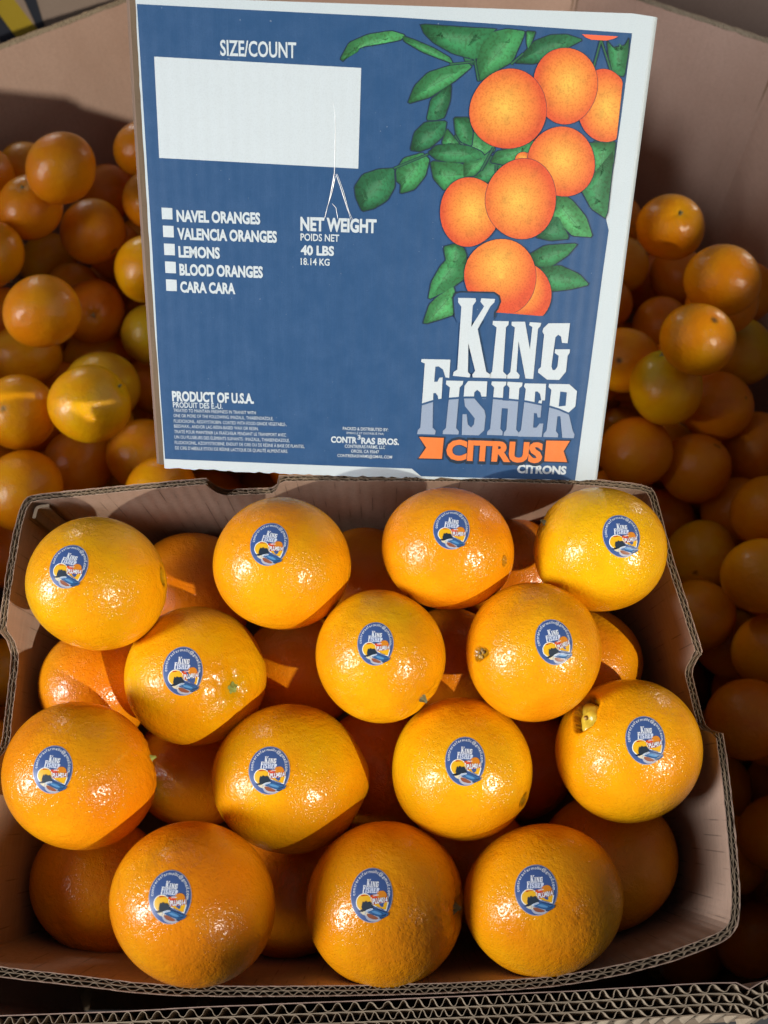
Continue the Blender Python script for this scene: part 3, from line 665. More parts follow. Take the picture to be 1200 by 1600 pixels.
# floor and pallet boards under the bins
M_CONC = mat('concrete', (.20, .19, .18, 1), .8); tc = N(M_CONC, 'ShaderNodeTexCoord'); n = N(M_CONC, 'ShaderNodeTexNoise', Scale=6.0, Detail=6.0); L(M_CONC, tc, 'Object', n, 'Vector')
M_CONC.node_tree.links.new(mixc(M_CONC, n.outputs['Fac'], (.13, .125, .12, 1), (.27, .26, .245, 1)), bsdf(M_CONC).inputs['Base Color'])
fo = mesh('floor', [(-6, -5, 0), (6, -5, 0), (6, 7, 0), (-6, 7, 0)], [(0, 1, 2, 3)], M_CONC); fo['kind'] = 'structure'
M_WOOD = kraft_mat('pallet_wood', (.33, .23, .13, 1), (.24, .16, .09, 1))
for nm, lab, xa, xb, ya, yb_ in (('pallet', 'wooden pallet under the bin of loose oranges', -.6, .6, .0, 1.3), ('pallet', 'wooden pallet under the striped bin', -1.52, .30, 1.5, 2.55), ('pallet', 'wooden pallet under the brown bin', .32, 1.72, 1.42, 2.43)):
    p = empty(nm); tag(p, lab, 'pallet')
    k = 7
    for i in range(k): w = (xb - xa) / k; qbox('board', xa + i * w + .01, xa + (i + 1) * w - .01, ya, yb_, .115, .137, M_WOOD, p)
    for i in range(3): yy = ya + (yb_ - ya - .09) * i / 2; qbox('bearer', xa, xb, yy, yy + .09, .0, .113, M_WOOD, p)

# ================================================================ oranges
_ico = {}
def ico(s):
    if s not in _ico:
        bm = bmesh.new(); bmesh.ops.create_icosphere(bm, subdivisions=s, radius=1)
        V = np.array([v.co[:] for v in bm.verts]); Fc = np.array([[v.index for v in f.verts] for f in bm.faces], np.int32); bm.free()
        V /= np.linalg.norm(V, axis=1)[:, None]; _ico[s] = (V, Fc)
    return _ico[s]
def billboard(px, py, rx, ry, z):
    """centre and 3x3 shape matrix of an ellipsoid whose picture is the ellipse (px, py, rx, ry) at forward distance z"""
    ix, iy = (px - 600) / F, -(py - 800) / F; r2 = ix * ix + iy * iy; cth = 1 / math.sqrt(1 + r2)
    al = (rx + ry) / 2 / F * cth; sh = 1 / (1 + al * al / (cth * cth)); ix *= sh; iy *= sh
    d = w3((ix, iy, 1.0)); c = CAM + d * z; v = -d / np.linalg.norm(d)
    rr = math.hypot(ix, iy) + 1e-9; er2 = np.array([ix, iy]) / rr; et2 = np.array([-er2[1], er2[0]])
    et = w3((et2[0], et2[1], 0)); er = np.cross(et, v); er *= np.sign(er @ w3((er2[0], er2[1], 0)))
    def T(q): return (er * ((er2 @ q) * cth) + et * (et2 @ q)) * z / F
    X = T(np.array([rx, 0.])); Y = T(np.array([0., ry])); R = (rx + ry) / 2 * z / F * math.sqrt(cth)
    return c, np.array([X, Y, v * R]).T
def fdir(px, py, o):
    x, y = (px - o['x']) / o['rx'], -(py - o['y']) / o['ry']; q = x * x + y * y
    if q > .985: k = math.sqrt(.985 / q); x *= k; y *= k
    return np.array([x, y, math.sqrt(max(.0, 1 - x * x - y * y))])
def deform(V, feats, seed, lump=.012):
    r = np.random.default_rng(seed); D = np.ones(len(V)); col = np.ones((len(V), 4))
    for _ in range(7):
        a = r.normal(size=3); a /= np.linalg.norm(a); k = r.uniform(1.5, 4.5); D += lump * r.uniform(.3, 1) * np.sin(k * (V @ a) + r.uniform(0, 6)) / k * 1.6
    for f in feats:
        s = np.array(f['d']); s = s / np.linalg.norm(s); ang = np.arccos(np.clip(V @ s, -1, 1))
        e1 = np.cross(s, [0.3, 1, .2]); e1 /= np.linalg.norm(e1); e2 = np.cross(s, e1); ph = np.arctan2(V @ e2, V @ e1); k = f.get('k', 1.0)
        t = f['t']; ph0 = r.uniform(0, 6)
        if t == 'stem':
            D += -.030 * k * np.exp(-(ang / .16) ** 2) - .02 * k * np.exp(-(ang / .38) ** 2)
            for j in range(6):
                a0 = ph0 + j * 1.047 + r.uniform(-.25, .25); dp = np.abs((ph - a0 + np.pi) % (2 * np.pi) - np.pi); ln = r.uniform(.2, .4)
                w_ = .045 / np.maximum(ang, .05); D -= .030 * k * r.uniform(.4, 1) * np.exp(-(dp / w_) ** 2 * .5) * np.exp(-((ang - .10) / ln) ** 2) * (ang > .04)
            D += .012 * k * np.exp(-(ang / .4) ** 2) * np.sin(ang * 42 + 3 * np.sin(ph * 3)) * np.sin(ph * 5 + ph0)
            g = np.exp(-(ang / (.30 * f.get('gw', 1))) ** 2)[:, None] * f.get('g', .5); col[:, :3] *= 1 - g * (1 - np.array([.55, .95, 1.2]))
        elif t == 'navel':
            w_ = .15 * k; sq = ang * (1 + .22 * np.cos(2 * (ph - ph0)) + .10 * np.cos(3 * ph + ph0))
            D += -.055 * k / (1 + np.exp((sq - w_ * .62) / (.012 * k))) + .012 * k * np.exp(-((sq - w_ * .95) / (.35 * w_)) ** 2)
            D += .030 * k * np.exp(-(sq / (w_ * .42)) ** 2) * (1 + .5 * np.sin(ph * 3 + ph0))
            b = (1 / (1 + np.exp((sq - w_ * .66) / .010)))[:, None]; col[:, :3] *= 1 - b * (1 - np.array([.50, .62, 2.2])); 
            rimk = np.exp(-((sq - w_ * .66) / (.016 * k)) ** 2)[:, None]; col[:, :3] *= 1 - rimk * .62
        elif t == 'nipple': D += .085 * k * np.exp(-(ang / .30) ** 2) - .03 * k * np.exp(-(ang / .07) ** 2)
        elif t == 'cave':
            w_ = .27; sq = ang * (1 + .20 * np.cos(2 * (ph - f['ph'])) + .06 * np.cos(5 * ph + 1))
            D += -.17 / (1 + np.exp((sq - w_ * .80) / .007)) + .02 * np.exp(-((sq - w_) / .08) ** 2)
            b = (1 / (1 + np.exp((sq - w_ * .84) / .01)))[:, None]; col[:, :3] *= 1 - b * (1 - np.array([.34, .36, 1.2])); rk = np.exp(-((sq - w_ * .80) / .016) ** 2)[:, None]; col[:, :3] *= 1 - rk * .6
        elif t == 'crease':
            a0 = f['a']; dp = np.sin(ph - a0) * np.sin(ang); along = np.cos(ph - a0) > 0
            D -= .030 * k * np.exp(-(dp / .022) ** 2) * np.exp(-((ang - .1) / f.get('l', .7)) ** 2) * along
        elif t == 'dot':
            D -= .022 * np.exp(-(ang / .05) ** 2); b = np.exp(-(ang / (.050 * k)) ** 4)[:, None]; col[:, :3] *= 1 - b * .85
        elif t == 'green':
            g = (np.exp(-(ang / (.5 * k)) ** 2) * f.get('g', .6))[:, None]; col[:, :3] *= 1 - g * (1 - np.array([.62, .86, 1.1]))
        elif t == 'rough':
            D += .010 * np.exp(-(ang / .45) ** 2) * np.sin(ang * 60 + 4 * np.sin(ph * 4)) * np.sin(ph * 13)
        elif t == 'scratch':
            dp = np.sin(ph - f['a']) * np.sin(ang); b = (np.exp(-(dp / .014) ** 2) * np.exp(-(ang / .18) ** 2))[:, None]; col[:, :3] += b * np.array([.05, .35, 8.0]); D += .004 * b[:, 0]
    return D, np.clip(col, 0, 12)
def trimesh(name, V, Fc, m, col):
    me = bpy.data.meshes.new(name); n, f = len(V), len(Fc)
    me.vertices.add(n); me.vertices.foreach_set('co', V.astype(np.float32).ravel()); me.loops.add(f * 3); me.loops.foreach_set('vertex_index', Fc.ravel())
    me.polygons.add(f); me.polygons.foreach_set('loop_start', np.arange(0, f * 3, 3, dtype=np.int32)); me.polygons.foreach_set('loop_total', np.full(f, 3, np.int32))
    me.polygons.foreach_set('use_smooth', np.ones(f, bool)); me.materials.append(m)
    a = me.color_attributes.new('tint', 'FLOAT_COLOR', 'POINT'); a.data.foreach_set('color', col.astype(np.float32).ravel()); me.update(calc_edges=True); return me

# sticker artwork: polygons in sticker units (x in -1..1, y in -1.29..1.29), built once, wrapped on each fruit
S_ = lambda P: [((x - 605) / 330, -(y - 795) / 330) for x, y in P]
STK = []                                                     # (verts 2d, faces, colour, layer)
def s_poly(P, col, layer):
    STK.append((np.array(P, float), [tuple(t) for t in tess(P)], col, layer))
def s_disc(cx, cy, rx, ry, col, layer, n=40, a0=0, a1=2 * math.pi):
    # rings so that the disc can follow the curved peel
    V = [(cx, cy)]; R = 6; 
    for j in range(1, R + 1):
        for i in range(n): a = a0 + (a1 - a0) * i / n; V.append((cx + rx * j / R * math.cos(a), cy + ry * j / R * math.sin(a)))
    fs = [(0, 1 + i, 1 + (i + 1) % n) for i in range(n)] + [(1 + (j - 1) * n + i, 1 + j * n + i, 1 + j * n + (i + 1) % n, 1 + (j - 1) * n + (i + 1) % n) for j in range(1, R) for i in range(n)]
    STK.append((np.array(V), fs, col, layer))
def s_text(s, x, y, w, h, col, layer, rot=0, bold=.02, base=None):
    V, Fc = text_mesh(s, bold); V = V.copy(); x0, x1 = V[:, 0].min(), V[:, 0].max(); cap = text_mesh('H', bold)[0][:, 1].max()
    V[:, 0] = (V[:, 0] - x0) / (x1 - x0) * w - w / 2; V[:, 1] = V[:, 1] / cap * h - h / 2
    c, s_ = math.cos(rot), math.sin(rot); V = np.c_[V[:, 0] * c - V[:, 1] * s_ + x, V[:, 0] * s_ + V[:, 1] * c + y]; STK.append((V, Fc, col, layer))
NAVY = lin(52, 78, 136); WHT = (.66, .70, .76, 1)
s_disc(0, 0, 1.0, 1.29, lin(150, 150, 165), 0); s_disc(0, 0, .965, 1.255, lin(58, 84, 138), 1)
mail = 'contrerasfarmsllc@gmail.com'; widths = [float(np.ptp(text_mesh(ch, .02)[0][:, 0])) + .13 if ch != '.' else .24 for ch in mail]
tot = sum(widths); acc = 0
aa = np.linspace(math.radians(191), math.radians(-14), 400); ex, ey = .825 * np.cos(aa), .13 + 0.96 * np.sin(aa); arc = np.r_[0, np.cumsum(np.hypot(np.diff(ex), np.diff(ey)))]
for ch, w_ in zip(mail, widths):
    s = (acc + w_ / 2) / tot * arc[-1]; acc += w_; xx, yy = np.interp(s, arc, ex), np.interp(s, arc, ey); dx = np.interp(s + .01, arc, ex) - np.interp(s - .01, arc, ex); dy = np.interp(s + .01, arc, ey) - np.interp(s - .01, arc, ey)
    V, Fc = text_mesh(ch, .012); V = V.copy(); c0 = (V[:, 0].min() + V[:, 0].max()) / 2; k = arc[-1] / tot; V = np.c_[(V[:, 0] - c0) * k, (V[:, 1] - .25) * k * 1.0]
    th = math.atan2(dy, dx); STK.append((np.c_[V[:, 0] * math.cos(th) - V[:, 1] * math.sin(th) + xx, V[:, 0] * math.sin(th) + V[:, 1] * math.cos(th) + yy], Fc, WHT, 2))
# small logo: same letters as on the carton
def logo(P): return [((x - 480) / 395 * .40 - .03, -(y - 420) / 395 * .38 + .52) for x, y in P]
for ch, P in KING.items(): s_poly(logo(P), WHT, 3)
for ch, P in FISHER.items(): s_poly(logo(P), lin(196, 206, 226) if ch != 'F' else WHT, 3)
s_disc(-.32, -.36, .40, .42, (.75, .78, .74, 1), 2); s_disc(-.32, -.36, .36, .38, lin(222, 170, 24), 3)
s_poly(S_([(620, 800), (780, 770), (868, 830), (870, 920), (840, 1040), (720, 1000), (640, 960), (600, 880)]), (.75, .78, .74, 1), 4)
s_poly(S_([(626, 812), (776, 790), (852, 840), (854, 920), (826, 1024), (724, 986), (650, 950), (614, 880)]), lin(222, 168, 22), 5)
s_disc(.50, -.04, .22, .22, lin(206, 128, 30), 6); s_poly(S_([(762, 762), (800, 770), (796, 782), (776, 776)]), lin(70, 50, 20), 6)
s_poly(S_([(450, 800), (740, 742), (744, 800), (590, 842), (600, 800), (456, 822)]), lin(196, 70, 34), 6); s_poly(S_([(600, 812), (756, 782), (850, 826), (850, 850), (640, 890)]), lin(214, 74, 38), 7)
s_poly(S_([(640, 812), (720, 796), (722, 806), (642, 822)]), WHT, 8)
s_poly(S_([(618, 862), (850, 812), (868, 900), (636, 948)]), lin(176, 52, 48), 8)
s_text('PLU4014', *S_([(744, 882)])[0], .68, .23, WHT, 14, rot=.13, bold=.045)
def sm(P, it=2): return plush_(P, it)
def plush_(P, it):
    for _ in range(it):
        Q = []
        for i_ in range(len(P)): a, b = P[i_], P[(i_ + 1) % len(P)]; Q += [(a[0] * .78 + b[0] * .22, a[1] * .78 + b[1] * .22), (a[0] * .22 + b[0] * .78, a[1] * .22 + b[1] * .78)]
        P = Q
    return P
s_poly(S_([(396, 1046), (480, 1008), (540, 1030), (470, 1056)]), lin(20, 22, 30), 10)                                  # beak
s_poly(S_(sm([(430, 1054), (520, 1040), (560, 1080), (530, 1112), (470, 1092)])), lin(206, 196, 168), 9)                # throat
s_poly(S_(sm([(500, 1060), (570, 1050), (680, 1110), (770, 1150), (700, 1196), (600, 1200), (530, 1160)])), lin(168, 170, 182), 9)
s_poly(S_(sm([(530, 1080), (600, 1082), (730, 1150), (680, 1172), (570, 1150)])), lin(138, 80, 56), 10)                  # rusty breast
s_poly(S_(sm([(470, 930), (480, 896), (500, 920), (522, 884), (545, 912), (590, 896), (618, 935), (636, 985), (610, 1016), (540, 1036), (484, 1036), (458, 996)], 1)), lin(30, 44, 58), 11)  # crested head
s_poly(S_(sm([(520, 1030), (620, 996), (650, 1016), (580, 1042), (532, 1056)])), lin(188, 200, 214), 12)                 # collar
s_poly(S_(sm([(540, 1050), (600, 1010), (680, 1010), (780, 1050), (880, 1076), (840, 1120), (760, 1140), (660, 1106), (580, 1076)])), lin(46, 92, 142), 12)  # wing
s_poly(S_(sm([(600, 1040), (680, 1036), (780, 1080), (740, 1100), (660, 1080)])), lin(84, 136, 184), 13)
s_poly(S_([(760, 1110), (884, 1058), (858, 1110), (770, 1160), (720, 1150)]), lin(34, 58, 92), 11)
sV = np.vstack([a[0] for a in STK]); sF, sC, sL = [], [], []; off_ = 0
for V, Fc, col, lay in STK:
    sF += [tuple(i + off_ for i in f) for f in Fc]; sC += [col] * len(Fc); sL += [lay] * len(V); off_ += len(V)
sL = np.array(sL, float)
def surf(Vu, M3, feats, seed, lump):
    D, _ = deform(Vu, [f for f in feats if f['t'] != 'cave'], seed, lump); return (Vu * D[:, None]) @ M3.T

def make_orange(o, name, label, group, sub, cat='orange'):
    feats = o.get('f', []); c, M3 = o['c'], o['M']; V, Fc = ico(sub)
    D, col = deform(V, feats, o['seed'], o.get('lump', .012))
    me = trimesh(name, (V * D[:, None]) @ M3.T, Fc, M_SKIN, col)
    ob = bpy.data.objects.new(name, me); C.objects.link(ob); ob.location = c; ob.color = o['col']
    tag(ob, label, cat, group)
    Rm = np.linalg.norm(M3[:, 0])
    for f in feats:
        if f['t'] not in ('stem', 'cave', 'navel') or (f['t'] == 'navel' and f.get('plain')): continue
        s = np.array(f['d']); s = s / np.linalg.norm(s); e1 = np.cross(s, [.3, 1, .2]); e1 /= np.linalg.norm(e1); e2 = np.cross(s, e1)
        if f['t'] == 'stem':
            k = f.get('k', 1) * .9; r = np.random.default_rng(o['seed'] + 5); n_ = 20; P, Q = [], []
            for j in range(n_):
                a = 2 * math.pi * j / n_; rad = .080 * k * (.68 + .42 * abs(math.cos(a * 2.5)) + r.uniform(-.08, .08)); P.append(s + rad * (math.cos(a) * e1 + math.sin(a) * e2))
            ringv = np.array(P); inner_ = np.array([s + (p - s) * .45 for p in P]); top = np.array([s + (p - s) * .26 for p in P])
            allv = np.vstack([ringv, inner_, top, [s]]); nv = allv / np.linalg.norm(allv, axis=1)[:, None]
            pos = surf(nv, M3, feats, o['seed'], o.get('lump', .012)); up = M3 @ s; up = up / np.linalg.norm(up)
            pos[:n_] += up * .0002; pos[n_:2 * n_] += up * .0011; pos[2 * n_:3 * n_] += up * .0026; pos[-1] += up * .0020
            fs = [(j, (j + 1) % n_, (j + 1) % n_ + n_, j + n_) for j in range(n_)] + [(j + n_, (j + 1) % n_ + n_, (j + 1) % n_ + 2 * n_, j + 2 * n_) for j in range(n_)] + [(j + 2 * n_, (j + 1) % n_ + 2 * n_, 3 * n_) for j in range(n_)]
            mesh('stem_button', pos, fs, M_STEM if f.get('fresh') else M_STEMDRY, ob, smooth=True)
        elif f['t'] == 'cave':
            iv, ifc = ico(4); r_ = Rm * .215; up = M3 @ s; upn = up / np.linalg.norm(up); ax = M3 @ (math.cos(f['ph']) * e1 + math.sin(f['ph']) * e2); ax /= np.linalg.norm(ax); ay = np.cross(upn, ax)
            loc = up * .86; q = iv.copy(); rad = 1 + .10 * np.sin(3 * np.arctan2(q[:, 1], q[:, 0])) + .05 * np.sin(9 * q[:, 0])
            q *= rad[:, None]; pos = loc + np.outer(q[:, 0], ay) * r_ * 1.12 + np.outer(q[:, 1], ax) * r_ * .72 + np.outer(q[:, 2], upn) * r_ * .62
            cc = np.ones((len(q), 4)); mm_ = trimesh('fruitlet', pos, ifc, M_PULP, cc); link(bpy.data.objects.new('fruitlet', mm_), ob)
            dn, df = ico(2); rs = r_ * .16; q2 = dn * rs; mm_ = trimesh('fruitlet_scar', q2 + loc + upn * r_ * .56 + ay * r_ * .35, df, M_SCAR, np.ones((len(dn), 4))); link(bpy.data.objects.new('fruitlet_scar', mm_), ob)
        else:
            k = f.get('k', 1); r = np.random.default_rng(o['seed'] + 9); allp, alf = [], []; dn, df = ico(2)
            up = M3 @ s; upn = up / np.linalg.norm(up); a1 = M3 @ e1; a2 = M3 @ e2
            for j in range(5):
                a = j * 1.256 + r.uniform(-.3, .3); rad = .045 * k; q = dn * np.array([.040, .028, .022]) * k * r.uniform(.7, 1.15); th = a
                qx = q[:, 0] * math.cos(th) - q[:, 1] * math.sin(th); qy = q[:, 0] * math.sin(th) + q[:, 1] * math.cos(th)
                alf.append(df + len(dn) * j); allp.append(up * (.972 - .02 * k) + np.outer(qx + rad * math.cos(a), a1) + np.outer(qy + rad * math.sin(a), a2) + np.outer(q[:, 2], up))
            me2 = trimesh('navel', np.vstack(allp), np.vstack(alf), M_SCAR, np.ones((len(dn) * 5, 4))); link(bpy.data.objects.new('navel', me2), ob)
    if 's' in o:
        sx_, sy_, rot, sz = o['s']; d0 = fdir(sx_, sy_, o); cr, sr = math.cos(rot), math.sin(rot)
        # sticker units -> unit sphere directions around d0
        q = sV * sz * np.array([1, .94]); q = np.c_[q[:, 0] * cr - q[:, 1] * sr, q[:, 0] * sr + q[:, 1] * cr]
        e2 = np.array([0, 1., 0]) - d0 * d0[1]; e2 /= np.linalg.norm(e2); e1 = np.cross(e2, d0)
        rr = np.linalg.norm(q, axis=1) + 1e-9; Vu = np.outer(np.cos(rr), d0) + (np.outer(q[:, 0], e1) + np.outer(q[:, 1], e2)) * (np.sin(rr) / rr)[:, None]
        pos = surf(Vu, M3, feats, o['seed'], o.get('lump', .012)); nn = pos / np.linalg.norm(pos, axis=1)[:, None]
        pos = pos + nn * (.00016 + sL * .000030)[:, None]
        mesh('sticker', pos, sF, M_STICK, ob, fcol=sC, smooth=True)
    return ob
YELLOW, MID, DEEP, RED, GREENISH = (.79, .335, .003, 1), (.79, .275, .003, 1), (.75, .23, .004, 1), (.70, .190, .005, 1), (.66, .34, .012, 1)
def O(x, y, rx, ry, col, label, order=0, s=None, f=(), h=None, lump=.026, D=None):
    o = dict(x=x, y=y, rx=rx, ry=ry, col=col, label=label, order=order, h=h, lump=lump, D=D)
    if s: o['s'] = s
    ff_ = []
    for g in f:
        g = dict(g); px, py = g.pop('p'); g['d'] = fdir(px, py, o); ff_.append(g)
    o['f'] = ff_; return o
def F_(t, x, y, **k): return dict(t=t, p=(x, y), **k)
SZ = .262
top = [
 O(147, 910, 110, 103, YELLOW, 'stickered orange in the back left corner of the open carton, navel scar facing right', s=(107, 887, -.18, SZ), f=[F_('navel', 249, 902, k=1.0), F_('crease', 42, 882, a=1.4, l=.4), F_('green', 150, 850, k=.8, g=.3)], h=.022),
 O(441, 881, 106, 104, MID, 'stickered orange second from the left in the back row, under the rim notch', s=(421, 852, -.12, SZ), f=[F_('navel', 544, 893, k=.8, plain=1), F_('green', 480, 825, k=.9, g=.4)], h=.022),
 O(701, 857, 102, 96, MID, 'stickered orange third in the back row, small coiled navel at its lower right', s=(706, 829, -.10, SZ), f=[F_('navel', 785, 876, k=.62)], h=.022),
 O(938, 860, 104, 96, YELLOW, 'stickered orange in the back right corner of the open carton', s=(970, 840, .06, SZ), f=[F_('stem', 850, 815, k=.8, g=.2)], h=.022),
 O(305, 1057, 109, 109, YELLOW, 'stickered orange with a green stem button on its face, left in the second row', s=(285, 1051, .0, SZ), f=[F_('stem', 361, 1077, k=1.15, fresh=0.02, g=.55, gw=1.1), F_('green', 345, 1000, k=.8, g=.5)], h=0.018),
 O(593, 1025, 102, 103, YELLOW, 'stickered orange in the middle of the second row, olive patch, stem at lower right', s=(587, 1008, -.02, SZ), f=[F_('stem', 661, 1093, k=1.0, g=.2), F_('green', 640, 960, k=.9, g=.55)], h=0.016),
 O(833, 1019, 106, 106, MID, 'stickered orange right in the second row with a triangular navel scar on its left', s=(865, 1006, .22, SZ), f=[F_('navel', 754, 1023, k=1.1), F_('green', 880, 960, k=.7, g=.15)], h=0.02),
 O(123, 1215, 122, 116, MID, 'large stickered orange against the left wall of the carton, stem facing right', s=(80, 1207, -.10, SZ * .96), f=[F_('stem', 241, 1186, k=.9, fresh=0.01, g=.2), F_('green', 140, 1140, k=1.0, g=.4), F_('scratch', 180, 1190, a=.8)], h=0.008, lump=.014),
 O(447, 1217, 120, 114, YELLOW, 'stickered orange with a pointed navel end toward the right, second in the third row', s=(421, 1208, .0, SZ * .97), f=[F_('nipple', 566, 1219, k=.9), F_('green', 500, 1160, k=1.0, g=.5), F_('crease', 330, 1208, a=1.0, l=.3)], h=0.0),
 O(720, 1203, 109, 112, YELLOW, 'bright yellow stickered orange, third in the third row, dark navel at lower right', s=(727, 1193, -.04, SZ), f=[F_('navel', 812, 1250, k=1.0), F_('green', 770, 1150, k=.7, g=.25)], h=0.0),
 O(984, 1175, 115, 113, YELLOW, 'stickered orange with a wide open navel showing a fruitlet, by the right wall', s=(1011, 1161, .08, SZ), f=[F_('cave', 921, 1119, ph=.6)], h=-0.012),
 O(299, 1415, 129, 131, DEEP, 'large stickered orange on the left of the front row', s=(265, 1409, -.06, SZ * .93), f=[F_('crease', 190, 1370, a=2.2, l=.4), F_('green', 330, 1340, k=.6, g=.2)], h=-0.018, lump=.015),
 O(602, 1415, 122, 131, MID, 'large stickered orange in the middle of the front row, stem facing right', s=(582, 1406, .0, SZ * .96), f=[F_('stem', 714, 1426, k=1.2, g=.3), F_('rough', 680, 1420), F_('green', 660, 1370, k=.9, g=.3)], h=-0.02, lump=.014),
 O(850, 1410, 123, 123, MID, 'stickered orange on the right of the front row', s=(841, 1398, .08, SZ * .96), f=[F_('green', 900, 1350, k=.8, g=.2)], h=-0.022)]
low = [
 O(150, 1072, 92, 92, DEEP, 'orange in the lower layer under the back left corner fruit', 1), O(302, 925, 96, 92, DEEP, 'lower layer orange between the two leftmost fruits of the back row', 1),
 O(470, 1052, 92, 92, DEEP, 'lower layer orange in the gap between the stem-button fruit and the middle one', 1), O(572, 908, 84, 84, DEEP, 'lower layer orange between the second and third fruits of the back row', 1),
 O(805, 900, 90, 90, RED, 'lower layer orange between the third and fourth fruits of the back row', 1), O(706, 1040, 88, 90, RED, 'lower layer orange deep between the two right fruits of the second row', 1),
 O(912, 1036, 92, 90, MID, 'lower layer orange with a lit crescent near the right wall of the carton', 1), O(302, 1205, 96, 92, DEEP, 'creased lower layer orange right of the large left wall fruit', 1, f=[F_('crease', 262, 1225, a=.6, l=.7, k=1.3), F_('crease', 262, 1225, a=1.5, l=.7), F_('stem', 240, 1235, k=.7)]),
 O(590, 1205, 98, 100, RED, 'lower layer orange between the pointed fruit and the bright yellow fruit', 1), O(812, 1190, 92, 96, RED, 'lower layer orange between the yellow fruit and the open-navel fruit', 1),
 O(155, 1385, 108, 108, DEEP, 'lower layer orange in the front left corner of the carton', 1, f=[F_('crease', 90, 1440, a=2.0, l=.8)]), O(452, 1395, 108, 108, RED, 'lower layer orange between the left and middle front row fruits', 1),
 O(735, 1350, 98, 98, RED, 'lower layer orange glimpsed between the middle and right front row fruits', 1), O(945, 1345, 111, 108, DEEP, 'large lower layer orange in the front right corner of the carton', 1)]
